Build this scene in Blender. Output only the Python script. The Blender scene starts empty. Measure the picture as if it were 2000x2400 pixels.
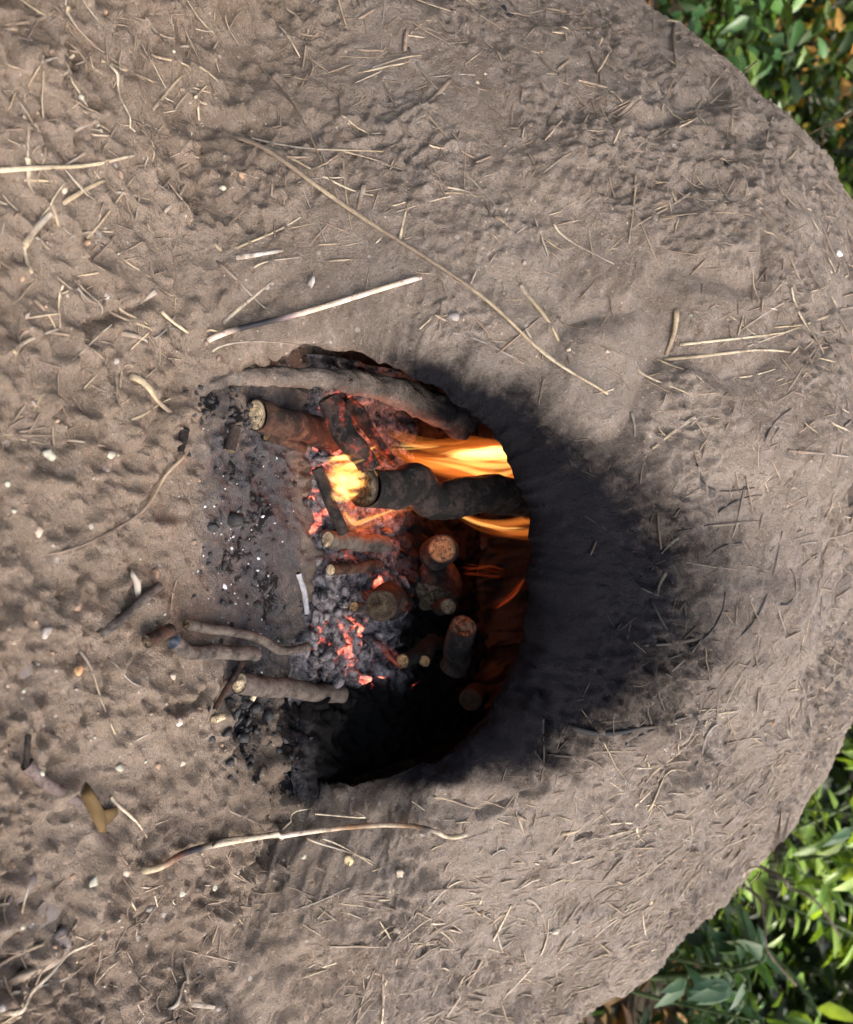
import bpy, math, random
import numpy as np
from mathutils import Vector, Matrix

random.seed(7)
rng = np.random.default_rng(11)
sc = bpy.context.scene
COL = sc.collection
V = lambda *a: np.array(a, dtype=np.float64)

# ------------------------------------------------------------------ camera
F = 1950.0                     # focal length in pixels of the 2000 x 2400 photograph
PITCH = math.radians(27)
CAM = V(0, 0, 0.40)
FWD = V(0, math.cos(PITCH), -math.sin(PITCH))
UPV = V(0, math.sin(PITCH), math.cos(PITCH))
RGT = V(1, 0, 0)
cd = bpy.data.cameras.new('camera')
cam = bpy.data.objects.new('camera', cd); COL.objects.link(cam)
cd.sensor_fit = 'VERTICAL'; cd.sensor_height = 36; cd.sensor_width = 30
cd.lens = 36 * F / 2400
cd.clip_start = 0.02; cd.clip_end = 400
# the phone was held on its side: the world's up points to the right of the picture
M = Matrix.Identity(4)
for i in range(3):
    M[i][0] = UPV[i]; M[i][1] = -RGT[i]; M[i][2] = -FWD[i]; M[i][3] = CAM[i]
cam.matrix_world = M
cd.dof.use_dof = True; cd.dof.focus_distance = 0.60; cd.dof.aperture_fstop = 7.5
sc.camera = cam

# ------------------------------------------------------------------ sky, sun, exposure
SUN_EL, SUN_AZ = math.radians(48), math.radians(100)     # azimuth from +Y towards +X
w = bpy.data.worlds.new('World'); sc.world = w; w.use_nodes = True
wn = w.node_tree.nodes; wl = w.node_tree.links
bg = wn['Background']
sky = wn.new('ShaderNodeTexSky'); sky.sky_type = 'NISHITA'; sky.sun_disc = False
sky.sun_elevation = SUN_EL; sky.sun_rotation = SUN_AZ
sky.dust_density = 6.0; sky.ozone_density = 0.3; sky.air_density = 1.0
wl.new(sky.outputs[0], bg.inputs[0]); bg.inputs[1].default_value = 0.15
sd = bpy.data.lights.new('sun', 'SUN'); sd.energy = 2.1; sd.angle = math.radians(0.5); sd.color = (1, 0.93, 0.82)
sun = bpy.data.objects.new('sun', sd); COL.objects.link(sun)
SUN = V(math.sin(SUN_AZ) * math.cos(SUN_EL), math.cos(SUN_AZ) * math.cos(SUN_EL), math.sin(SUN_EL))
sun.rotation_euler = Vector(-SUN).to_track_quat('-Z', 'Y').to_euler()
sun.location = Vector(SUN * 8)
sc.view_settings.view_transform = 'Standard'; sc.view_settings.look = 'None'
sc.view_settings.exposure = 2.25; sc.view_settings.gamma = 1.0
sc.view_settings.use_curve_mapping = False
sc.cycles.max_bounces = 6; sc.cycles.transparent_max_bounces = 16
sc.cycles.volume_bounces = 0

# ------------------------------------------------------------------ helpers: noise
_perm = rng.permutation(256).astype(np.int32)
_g = rng.normal(size=(256, 3)).astype(np.float32); _g /= np.linalg.norm(_g, axis=1)[:, None]
def perlin(P):
    P = np.asarray(P, np.float32)
    I = np.floor(P).astype(np.int32); f = P - I; I &= 255
    u = f * f * f * (f * (f * 6 - 15) + 10)
    out = np.zeros(len(P), np.float32)
    for dx in (0, 1):
        a = _perm[(I[:, 0] + dx) & 255]; wx = u[:, 0] if dx else 1 - u[:, 0]
        for dy in (0, 1):
            b = _perm[(a + I[:, 1] + dy) & 255]; wxy = wx * (u[:, 1] if dy else 1 - u[:, 1])
            for dz in (0, 1):
                g = _g[_perm[(b + I[:, 2] + dz) & 255]]
                dt = g[:, 0] * (f[:, 0] - dx) + g[:, 1] * (f[:, 1] - dy) + g[:, 2] * (f[:, 2] - dz)
                out += wxy * (u[:, 2] if dz else 1 - u[:, 2]) * dt
    return out
def pn(P, s, off=0.0): return perlin(np.asarray(P) * s + off)
def sstep(a, b, x):
    t = np.clip((x - a) / (b - a), 0, 1); return t * t * (3 - 2 * t)
nrm = lambda v: v / np.maximum(np.linalg.norm(v, axis=-1, keepdims=True), 1e-9)

# ------------------------------------------------------------------ helpers: geometry of the place
R = 0.80
def ray(px, py):
    d = FWD + UPV * ((px - 1000) / F) + RGT * ((py - 1200) / F)
    return d / np.linalg.norm(d)
CEN = CAM + ray(765, 1165) * 1.376            # centre of the dome's sphere, sunk below the ground
def hitS(px, py):
    d = ray(px, py); b = np.dot(CAM - CEN, d); D = b * b - (np.dot(CAM - CEN, CAM - CEN) - R * R)
    return CAM + d * (-b - math.sqrt(max(D, 0)))
BUMP1 = nrm(hitS(1900, 620) - CEN)
def dome_r(D):
    rp = (-0.010 - CEN[2]) / np.maximum(D[..., 2], 0.05)
    bulge = 0.038 * np.exp(-((D @ BUMP1) - 1) ** 2 / 0.05 ** 2)            # the dome is no true sphere: fuller at its left shoulder
    return 0.5 * (R + rp + np.sqrt((R - rp) ** 2 + 0.05 ** 2)) + bulge
def hit(px, py, z=0.0):
    """first point of the camera ray on the bare dome or on level z; returns point, on_dome"""
    d = ray(px, py); b = np.dot(CAM - CEN, d); c = np.dot(CAM - CEN, CAM - CEN) - R * R; D = b * b - c
    ts = -b - math.sqrt(D) if D > 0 else 99
    tg = (z - CAM[2]) / d[2] if d[2] < 0 else 99
    return (CAM + d * ts, True) if ts < tg else (CAM + d * tg, False)
def onz(px, py, z):
    d = ray(px, py); return CAM + d * ((z - CAM[2]) / d[2])
def ont(px, py, t): return CAM + ray(px, py) * t

# the mouth of the oven: its outline on the dome, as polar angles round an axis
AX = nrm(hit(800, 1330)[0] - CEN)
E1 = nrm(np.cross(V(1, 0, 0), AX)); E1 = -E1 if E1[2] < 0 else E1      # upward
E2 = np.cross(E1, AX); E2 = -E2 if E2[0] < 0 else E2                   # to the right
mouth_px = [(500, 893), (571, 863), (650, 838), (731, 825), (869, 846), (994, 914), (1097, 983), (1166, 1063), (1211, 1154),
            (1234, 1269), (1242, 1371), (1234, 1470), (1208, 1565), (1145, 1662), (1055, 1735), (960, 1782), (846, 1812), (731, 1818), (651, 1808), (600, 1782)]
_ma, _mb = [], []
def lip_of(B): return 0.020 + 0.045 * np.exp(-((B - 2.0) / 0.60) ** 2) + 0.012 * np.exp(-(B / 0.6) ** 2)
def bevel_of(B): return 0.030 * np.exp(-((B - 2.0) / 0.62) ** 2)
def hitR(px, py, rr):
    d = ray(px, py); b = np.dot(CAM - CEN, d); D = b * b - (np.dot(CAM - CEN, CAM - CEN) - rr * rr)
    return CAM + d * (-b - math.sqrt(max(D, 0)))
for q in mouth_px:
    d = nrm(hit(*q)[0] - CEN); b_ = math.atan2(np.dot(d, E2), np.dot(d, E1))
    for _ in range(3):                  # the visible edge is the inner turn of the rounded lip, below the dome's skin
        d = nrm(hitR(*q, R - lip_of(b_) - bevel_of(b_)) - CEN); b_ = math.atan2(np.dot(d, E2), np.dot(d, E1))
    _ma.append(math.acos(np.dot(d, AX))); _mb.append(b_)
_mb = np.array(_mb); _ma = np.array(_ma); o = np.argsort(_mb); _mb = _mb[o]; _ma = _ma[o]
ext = [(math.radians(a), 0.22) for a in (180,)]
_mbx = np.concatenate([[-math.pi], _mb, [math.pi]]); _max = np.concatenate([[0.21], _ma, [0.21]])
def mouth_a(B):
    a = np.interp(B, _mbx, _max)
    b2 = np.linspace(-math.pi, math.pi, 721); a2 = np.interp(b2, _mbx, _max)
    k = np.hanning(25); k /= k.sum(); a2 = np.convolve(np.concatenate([a2[-13:-1], a2, a2[1:13]]), k, 'valid')
    return np.interp(B, b2, a2)
def polar(P):
    d = nrm(P - CEN)
    return np.arccos(np.clip(d @ AX, -1, 1)), np.arctan2(d @ E2, d @ E1)
def mouth_dist(P):
    a, b = polar(P); return (a - mouth_a(b)) * R

def dome_off(P):
    """how far the moulded skin stands off the plain dome: hollow beside the mouth's right edge, a swollen shoulder behind it"""
    a, b = polar(P); da = a - mouth_a(b); m_ = da * R; sw = np.exp(-((b - 2.0) / 0.62) ** 2)
    return 0.016 * np.exp(-((da - 0.19) / 0.10) ** 2) * np.exp(-((b - 2.0) / 0.6) ** 2) - sw * (0.030 * np.exp(-(m_ / 0.055) ** 2) - 0.012 * np.exp(-((m_ - 0.105) / 0.030) ** 2))
def height(P, rough=1.0, clod=0.0):
    """relief of the trodden clay, in metres, as a function of place"""
    h = pn(P, 4.5) * 0.016 + pn(P, 11, 3.1) * 0.009
    wv = P + np.stack([pn(P, 25, 7.7), pn(P, 25, 1.3), pn(P, 25, 9.9)], 1) * 0.010
    patch = 0.22 + 1.35 * sstep(-0.15, 0.32, pn(P, 10, 90.0))
    h = h + rough * (pn(wv, 20, 15.5) * 0.0080 + pn(wv, 34, 5.5) * 0.0058)
    # smears left by the hands that plastered it: stretched one way here, another there
    q1 = wv @ np.array([[30, 150, 0], [-12, 60, 80], [60, 20, 130]], float).T; q2 = wv @ np.array([[120, 20, 60], [30, 25, 30], [-90, 30, 140]], float).T
    mk = sstep(-0.12, 0.12, pn(P, 7, 70.0)); h = h + rough * (mk * pn(q1, 1.0) + (1 - mk) * pn(q2, 1.0)) * 0.0026
    rough = rough * patch
    h = h + rough * pn(wv, 62, 2.2) * 0.0046
    h = h + rough * (0.25 - np.abs(pn(wv, 95, 12.2))) * 0.0062
    h = h + rough * pn(wv, 150, 8.8) * 0.0040
    h = h + rough * pn(P, 270, 4.4) * 0.0024
    lump = np.clip(pn(wv, 38, 13.0) - 0.10, 0, 1); h = h + clod * lump * 0.040
    lump = np.clip(pn(wv, 80, 17.0) - 0.08, 0, 1); h = h + clod * lump * 0.030
    lump = np.clip(pn(wv, 150, 19.0) - 0.10, 0, 1); h = h + clod * lump * 0.016
    pit = np.clip(pn(wv, 60, 21.0) - 0.26, 0, 1); h = h - (0.22 * rough + 0.7 * clod) * pit * 0.040
    r = 1 - np.abs(pn(wv, 9, 31.0)) * 9
    h = h - np.clip(r, 0, 1) * np.clip(pn(P, 5, 41.0) * 4, 0, 1) * 0.0080
    return h
CRACKS = []
for pl in [[(1120, 1912), (1180, 1900), (1225, 1872), (1262, 1855)], [(1375, 1912), (1405, 1885), (1435, 1870), (1450, 1842)], [(1498, 1650), (1508, 1600), (1520, 1575), (1530, 1548)], [(1262, 1560), (1268, 1650), (1262, 1740), (1265, 1840)],
           [(1720, 1100), (1738, 1050), (1752, 1000), (1790, 960)], [(330, 1640), (390, 1660), (450, 1650), (480, 1610)], [(200, 760), (260, 742), (330, 700)], [(1640, 540), (1655, 480), (1640, 430)], [(1300, 1990), (1360, 1960), (1400, 1962), (1440, 1930)], [(820, 300), (850, 340), (900, 350)]]:
    CRACKS.append(np.array([hit(*q_)[0] for q_ in pl]))
def cracks(P):
    h = np.zeros(len(P))
    for c in CRACKS:
        lo, hi = c.min(0) - 0.02, c.max(0) + 0.02; k = np.where(((P > lo) & (P < hi)).all(1))[0]
        if not len(k): continue
        Q = P[k] + np.stack([pn(P[k], 70, 3.0), pn(P[k], 70, 6.0), pn(P[k], 70, 9.0)], 1) * 0.006; d = np.full(len(k), 9.0)
        for a, b in zip(c[:-1], c[1:]):
            t_ = np.clip(((Q - a) @ (b - a)) / ((b - a) @ (b - a)), 0, 1); d = np.minimum(d, np.linalg.norm(Q - a - t_[:, None] * (b - a), axis=1))
        h[k] -= 0.008 * np.exp(-(d / 0.0026) ** 2) - 0.002 * np.exp(-((d - 0.007) / 0.004) ** 2)
    return h
def rough_of(P):
    md = mouth_dist(P)
    side = sstep(-0.05, 0.25, P[:, 0])
    r = 0.42 + 0.40 * sstep(0.03, 0.16, md) + 0.50 * side
    r = r * (0.30 + 0.70 * sstep(-0.02, 0.06, md)) + 0.4 * (P[:, 2] < 0.004)
    return np.where((md < -0.01) & (P[:, 2] < 0.004), 0.8, r).astype(np.float32)
def clod_of(P):   # loose clods on the ground, more of them to the right
    n = sstep(-0.1, 0.25, pn(P, 6, 51.0)); c = 0.50 + 0.60 * n * sstep(-0.25, 0.15, P[:, 0])
    c = c * (1 - 0.7 * np.exp(-((P[:, 0] - 0.02) / 0.12) ** 2 - ((P[:, 1] - 0.50) / 0.07) ** 2))
    return c * np.clip(1 - P[:, 2] / 0.08, 0.10, 1)
def relief(P): return height(P, rough_of(P), clod_of(P)) + cracks(np.asarray(P))

def settle(P, lift=0.0):
    """put points onto the real (displaced) skin of dome or ground"""
    P = np.atleast_2d(P).astype(np.float64)
    D = nrm(P - CEN); r = dome_r(D); md = mouth_dist(P); S = CEN + D * (r + dome_off(P))[:, None]
    g = (S[:, 2] < 0.002) | (P[:, 2] < 0.0035) | ((md < 0) & (P[:, 2] < 0.05))
    S[g] = P[g]; S[g, 2] = 0
    N = np.where(g[:, None], V(0, 0, 1)[None], D)
    return S + N * (relief(S) + lift)[:, None] if np.ndim(lift) else S + N * (relief(S)[:, None] + lift), N

# ------------------------------------------------------------------ helpers: objects
def mesh(name, verts, faces, mat=None, parent=None, smooth=True, attrs=None):
    me = bpy.data.meshes.new(name)
    verts = np.asarray(verts, np.float32); n = len(verts)
    if isinstance(faces, np.ndarray):
        k = faces.shape[1]; m = len(faces)
        me.vertices.add(n); me.vertices.foreach_set('co', verts.ravel())
        me.loops.add(m * k); me.loops.foreach_set('vertex_index', faces.astype(np.int32).ravel())
        me.polygons.add(m); me.polygons.foreach_set('loop_start', np.arange(0, m * k, k, dtype=np.int32))
        me.update(calc_edges=True)
    else:
        me.from_pydata(verts.tolist(), [], faces)
    if smooth: me.polygons.foreach_set('use_smooth', np.ones(len(me.polygons), bool))
    for k_, a in (attrs or {}).items():
        a = np.asarray(a, np.float32)
        if a.ndim == 2:
            at = me.attributes.new(k_, 'FLOAT_COLOR', 'POINT')
            at.data.foreach_set('color', np.concatenate([a, np.ones((n, 1), np.float32)], 1).ravel())
        else:
            at = me.attributes.new(k_, 'FLOAT', 'POINT'); at.data.foreach_set('value', a)
    if mat: me.materials.append(mat)
    o = bpy.data.objects.new(name, me); COL.objects.link(o)
    if parent is not None: attach(o, parent)
    return o
def attach(o, parent):
    o.parent = parent
    o.matrix_parent_inverse = Matrix.Translation(-parent.location)      # parents are only ever moved, and parts keep world coordinates
def empty(name, loc, label, cat, group=None):
    o = bpy.data.objects.new(name, None); COL.objects.link(o); o.location = Vector(loc); o.empty_display_size = 0.02
    return tag(o, label, cat, group)
def tag(o, label=None, cat=None, group=None, kind=None):
    if label: o['label'] = label
    if cat: o['category'] = cat
    if group: o['group'] = group
    if kind: o['kind'] = kind
    return o
def grid_faces(nr, nc, wrap=False):
    i = np.arange(nr - 1)[:, None]; j = np.arange(nc if wrap else nc - 1)[None]
    a = i * nc + j; b = i * nc + (j + 1) % nc
    return np.stack([a, b, b + nc, a + nc], -1).reshape(-1, 4)
def frames(P, up=None):
    P = np.asarray(P, float); T = np.gradient(P, axis=0); T = nrm(T)
    u = np.tile(V(0, 0, 1) if up is None else up, (len(P), 1)) if up is None or np.ndim(up) == 1 else up
    S = np.cross(T, u); bad = np.linalg.norm(S, axis=1) < 1e-3; S[bad] = np.cross(T[bad], V(0.3, 1, 0.2)); S = nrm(S)
    return T, S, nrm(np.cross(S, T))
def catmull(P, n):
    P = np.asarray(P, float)
    if len(P) == 2: return P[0] + (P[1] - P[0]) * np.linspace(0, 1, n)[:, None]
    Q = np.vstack([2 * P[0] - P[1], P, 2 * P[-1] - P[-2]]); out = []
    for t in np.linspace(0, len(P) - 1, n):
        i = min(int(t), len(P) - 2); f = t - i; a, b, c, d = Q[i:i + 4]
        out.append(0.5 * (2 * b + (c - a) * f + (2 * a - 5 * b + 4 * c - d) * f * f + (3 * b - a - 3 * c + d) * f ** 3))
    return np.array(out)
def tube(P, rad, sides=8, up=None, flat=1.0, caps=True, bump=0.0, seed=0.0):
    P = np.asarray(P, float); n = len(P); rad = np.broadcast_to(np.asarray(rad, float), (n,))
    T, S, U = frames(P, up); a = np.arange(sides) / sides * 2 * math.pi
    ring = S[:, None] * np.cos(a)[None, :, None] + U[:, None] * (np.sin(a) * flat)[None, :, None]
    vv = (P[:, None] + ring * rad[:, None, None]).reshape(-1, 3)
    if bump:
        rr = ring.reshape(-1, 3); q = vv + seed
        d = pn(q, 0.35 / rad.mean()) * 1.1 + pn(q * V(1, 1, 1), 1.1 / rad.mean()) * 0.5
        vv = vv + rr * (d * bump * np.repeat(rad, sides))[:, None]
    ff = [tuple(int(x) for x in q)[::-1] for q in grid_faces(n, sides, True)]
    if caps: ff += [tuple(range(sides)), tuple(range((n - 1) * sides, n * sides))[::-1]]
    return vv, ff

# ------------------------------------------------------------------ helpers: materials
class NT:
    def __init__(s, name):
        s.m = bpy.data.materials.new(name); s.m.use_nodes = True; s.t = s.m.node_tree; s.t.nodes.clear()
        s.out = s.t.nodes.new('ShaderNodeOutputMaterial')
    def n(s, typ, **kw):
        x = s.t.nodes.new('ShaderNode' + typ)
        for k, v in kw.items():
            if k.startswith('i_'):
                k = k[2:]; sock = x.inputs[int(k)] if k.isdigit() else x.inputs[k.replace('_', ' ')]
                if hasattr(v, 'is_linked'): s.t.links.new(v, sock)
                else: sock.default_value = v
            else: setattr(x, k, v)
        return x
    def link(s, a, b): s.t.links.new(a, b)
    def pos(s): return s.n('NewGeometry').outputs['Position']
    def obj(s): return s.n('TexCoord').outputs['Object']
    def noise(s, co, scale, detail=4, rough=0.6, dist=0.0, off=None):
        if off: co = s.n('VectorMath', operation='ADD', i_0=co, i_1=off).outputs[0]
        return s.n('TexNoise', i_Vector=co, i_Scale=scale, i_Detail=detail, i_Roughness=rough, i_Distortion=dist).outputs[0]
    def ramp(s, v, a, b, lo=0.0, hi=1.0):
        return s.n('MapRange', i_0=v, i_1=a, i_2=b, i_3=lo, i_4=hi, interpolation_type='SMOOTHSTEP').outputs[0]
    def math(s, op, a, b=0.0, clamp=False):
        return s.n('Math', operation=op, i_0=a, i_1=b, use_clamp=clamp).outputs[0]
    def mix(s, f, a, b):
        x = s.n('Mix', data_type='RGBA'); 
        for sock, v in ((x.inputs[0], f), (x.inputs[6], a), (x.inputs[7], b)):
            if hasattr(v, 'is_linked'): s.link(v, sock)
            else: sock.default_value = (*v, 1) if isinstance(v, tuple) and len(v) == 3 else v
        return x.outputs[2]
    def attr(s, name, col=False):
        a = s.n('Attribute', attribute_name=name); return a.outputs[0 if col else 2]
    def bump(s, h, strength=0.5, dist=0.002, prev=None):
        b = s.n('Bump', i_Strength=strength, i_Distance=dist, i_Height=h)
        if prev is not None: s.link(prev, b.inputs['Normal'])
        return b.outputs[0]
    def bsdf(s, col, rough=0.9, spec=0.2, normal=None, **kw):
        b = s.n('BsdfPrincipled')
        for k, v in (('Base Color', col), ('Roughness', rough), ('Specular IOR Level', spec)):
            if hasattr(v, 'is_linked'): s.link(v, b.inputs[k])
            else: b.inputs[k].default_value = (*v, 1) if isinstance(v, tuple) and len(v) == 3 else v
        if normal is not None: s.link(normal, b.inputs['Normal'])
        s.link(b.outputs[0], s.out.inputs[0]); return b

def clay_material():
    t = NT('cob_clay'); p = t.pos()
    c = t.mix(t.ramp(t.noise(p, 9, 5, 0.65), 0.3, 0.7), (0.232, 0.188, 0.152), (0.345, 0.292, 0.244))
    c = t.mix(t.ramp(t.noise(p, 70, 4, 0.7, 0, (3, 1, 2)), 0.42, 0.72), c, (0.390, 0.330, 0.284))
    c = t.mix(t.ramp(t.noise(p, 160, 3, 0.7, 0, (9, 1, 2)), 0.58, 0.75), c, (0.190, 0.132, 0.098))
    c = t.mix(t.math('MULTIPLY', t.ramp(t.noise(p, 420, 4, 0.8, 0, (2, 2, 7)), 0.52, 0.68), 0.6), c, (0.130, 0.090, 0.066))       # dark grains
    c = t.mix(t.math('MULTIPLY', t.ramp(t.noise(p, 520, 3, 0.8, 0, (7, 1, 7)), 0.56, 0.70), 0.75), c, (0.540, 0.450, 0.365))       # pale grains
    c = t.mix(t.math('MULTIPLY', t.ramp(t.noise(p, 55, 6, 0.75, 0.8, (4, 6, 1)), 0.60, 0.70), 0.5), c, (0.140, 0.098, 0.072))     # dark smears that put crevice shade into the colour
    c = t.mix(t.math('MULTIPLY', t.attr('damp'), 0.9), c, t.n('VectorMath', operation='MULTIPLY', i_0=c, i_1=(0.92, 0.85, 0.76)).outputs[0])      # the ground is damper than the dried dome
    # grit: pale and orange grains in the clay
    vo = t.n('TexVoronoi', i_Vector=p, i_Scale=260.0, i_Randomness=1.0); hs = t.n('SeparateColor', i_0=vo.outputs['Color'])
    g = t.math('MULTIPLY', t.ramp(vo.outputs['Distance'], 0.20, 0.33, 1, 0), t.ramp(hs.outputs[0], 0.86, 0.90))
    c = t.mix(g, c, t.mix(hs.outputs[1], (0.30, 0.19, 0.12), (0.58, 0.50, 0.42)))
    vo2 = t.n('TexVoronoi', i_Vector=p, i_Scale=110.0, i_Randomness=1.0); hs2 = t.n('SeparateColor', i_0=vo2.outputs['Color'])
    g2 = t.math('MULTIPLY', t.ramp(vo2.outputs['Distance'], 0.16, 0.24, 1, 0), t.ramp(hs2.outputs[0], 0.92, 0.94))
    c = t.mix(g2, c, t.mix(hs2.outputs[1], (0.28, 0.20, 0.15), (0.66, 0.62, 0.57)))
    # ash dust and charcoal crumbs round the hearth, soot on the dome
    n1 = t.noise(p, 75, 6, 0.72, 0.6); n2 = t.noise(p, 230, 5, 0.8, 0.0, (5, 5, 5)); n3 = t.noise(p, 30, 4, 0.65, 0.4, (2, 8, 5))
    ash = t.attr('ash'); soot = t.attr('soot'); crumb = t.attr('crumb')
    ashc = t.mix(t.noise(p, 200, 4, 0.7), (0.048, 0.050, 0.058), (0.150, 0.152, 0.172))
    c = t.mix(t.math('MULTIPLY', t.ramp(t.math('ADD', ash, t.math('MULTIPLY', t.math('SUBTRACT', n1, 0.5), 1.6)), 0.10, 0.95), 0.9), c, ashc)
    cf = t.ramp(t.math('ADD', t.math('MULTIPLY', n1, 0.75), t.math('ADD', t.math('MULTIPLY', n3, 0.35), t.math('MULTIPLY', crumb, 0.24))), 0.74, 0.80)
    c = t.mix(t.math('MULTIPLY', cf, t.ramp(crumb, 0.0, 0.25)), c, (0.014, 0.013, 0.014))
    c = t.mix(t.math('MULTIPLY', t.ramp(t.math('ADD', n2, t.math('MULTIPLY', crumb, 0.05)), 0.66, 0.76), t.ramp(crumb, 0.15, 0.6)), c, (0.42, 0.43, 0.47))
    sn = t.noise(p, 60, 7, 0.78, 0.8, (1, 7, 3))
    sf = t.ramp(t.math('ADD', soot, t.math('MULTIPLY', t.math('SUBTRACT', sn, 0.5), 0.9)), 0.02, 1.05)
    c = t.mix(t.math('MULTIPLY', sf, 0.97), c, t.mix(t.noise(p, 30, 4), (0.003, 0.0037, 0.0065), (0.010, 0.012, 0.019)))
    h = t.math('ADD', t.noise(p, 240, 6, 0.75), t.math('MULTIPLY', t.noise(p, 700, 3, 0.7), 0.5))
    nb = t.bump(h, 1.0, 0.0070)
    nb = t.bump(t.math('ADD', g, g2), 0.5, 0.0012, nb)
    t.bsdf(c, 0.92, t.math('MULTIPLY', t.math('SUBTRACT', 1.0, sf), 0.2), nb); return t.m
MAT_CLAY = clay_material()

def plain(name, c1, c2, scale=120, rough=0.85, bump=0.4, bd=0.001, spec=0.25):
    t = NT(name); p = t.pos()
    c = t.mix(t.ramp(t.noise(p, scale, 5, 0.7), 0.3, 0.7), c1, c2)
    t.bsdf(c, rough, spec, t.bump(t.noise(p, scale * 2.2, 5, 0.7), bump, bd)); return t.m
def tinted(name, rough=0.75, vary=0.35, scale=180, bump=0.3):
    """colour from the mesh attribute 'tint', broken up by noise"""
    t = NT(name); p = t.pos(); a = t.attr('tint', True)
    k = t.n('MapRange', i_0=t.noise(p, scale, 4, 0.7), i_1=0.25, i_2=0.75, i_3=1 - vary, i_4=1 + vary).outputs[0]
    c = t.n('VectorMath', operation='SCALE', i_0=a); t.link(k, c.inputs['Scale'])
    t.bsdf(c.outputs[0], rough, 0.25, t.bump(t.noise(p, scale * 3, 3), bump, 0.0006)); return t.m
def straw_material():
    t = NT('dry_straw'); p = t.pos(); a = t.attr('tint', True)
    k = t.n('MapRange', i_0=t.noise(p, 150, 5, 0.75), i_1=0.25, i_2=0.75, i_3=0.55, i_4=1.35).outputs[0]
    c = t.n('VectorMath', operation='SCALE', i_0=a); t.link(k, c.inputs['Scale'])
    # dried mud stuck to the straw
    mud = t.math('MULTIPLY', t.ramp(t.noise(p, 110, 5, 0.7, 0, (3, 9, 1)), 0.50, 0.62), 0.8)
    lum = t.n('SeparateColor', i_0=a).outputs[0]
    c = t.mix(t.math('MULTIPLY', mud, t.ramp(lum, 0.05, 0.2)), c.outputs[0], (0.20, 0.145, 0.108))
    t.bsdf(c, 0.65, 0.25, t.bump(t.noise(p, 420, 4), 0.5, 0.001)); return t.m
MAT_STRAW = straw_material()
MAT_PEBBLE = tinted('grit_stone', 0.8, 0.25, 350)

# ------------------------------------------------------------------ ground
def axis_coords(lo, flo, fhi, hi, fine, growth=1.12):
    m = list(np.arange(flo, fhi, fine)); a = []; s = fine; x = flo
    while x > lo: s = min(s * growth, 0.25); x -= s; a.append(x)
    b = []; s = fine; x = m[-1]
    while x < hi: s = min(s * growth, 0.25); x += s; b.append(x)
    return np.array(a[::-1] + m + b)
gx = axis_coords(-14, -0.46, 0.55, 14, 0.0017); gy = axis_coords(-6, 0.20, 0.74, 22, 0.0017)
X, Y = np.meshgrid(gx, gy); gP = np.stack([X.ravel(), Y.ravel(), np.zeros(X.size)], 1)
def ground_masks(P):
    x, y = P[:, 0], P[:, 1]; a = onz(560, 1290, 0)
    wob = pn(P, 14, 61) * 0.5 + pn(P, 36, 63) * 0.35
    def blob(px, py, rx, ry, lo=1.75, hi=0.1):
        c = onz(px, py, 0); return sstep(lo, hi, np.sqrt(((x - c[0]) / rx) ** 2 + ((y - c[1]) / ry) ** 2) + wob)
    md = mouth_dist(P)
    inner = sstep(0.545, 0.60, y + wob * 0.03) * sstep(0.03, -0.01, md)
    ash = np.maximum(np.maximum(blob(620, 1230, 0.13, 0.055), blob(610, 1520, 0.07, 0.040)), 0.8 * blob(530, 1130, 0.10, 0.035)) * (1 - inner)
    crumb = np.zeros(len(P))
    for a in [(560, 1040, .035, .025), (600, 1180, .05, .03), (560, 1300, .05, .03), (620, 1400, .06, .035), (540, 950, .03, .02), (480, 920, .03, .018), (600, 1690, .05, .03), (680, 1740, .06, .04), (560, 1620, .03, .02)]:
        crumb = np.maximum(crumb, 0.85 * blob(*a))
    crumb = np.maximum(crumb, 0.45 * blob(540, 1280, .17, .06))
    soot = np.maximum(inner, 0.9 * blob(700, 1740, .06, .04, 1.3, 0.4))
    soot = np.maximum(soot, 0.55 * blob(510, 905, .035, .026)); soot = np.maximum(soot, 0.26 * blob(600, 1200, .14, .05)); soot = np.maximum(soot, 0.6 * blob(600, 1690, .06, .035))
    return dict(soot=soot, ash=ash, crumb=crumb)
near = (np.abs(gP[:, 0]) < 1.2) & (gP[:, 1] < 1.6) & (gP[:, 1] > -0.3)
gz = np.zeros(len(gP)); gz[near] = relief(gP[near]); gz[~near] = pn(gP[~near], 4.5) * 0.016 + pn(gP[~near], 1.1) * 0.06 * sstep(1.2, 3, np.linalg.norm(gP[~near][:, :2], axis=1))
gm = ground_masks(gP); gv = gP.copy(); gv[:, 2] = gz
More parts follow.
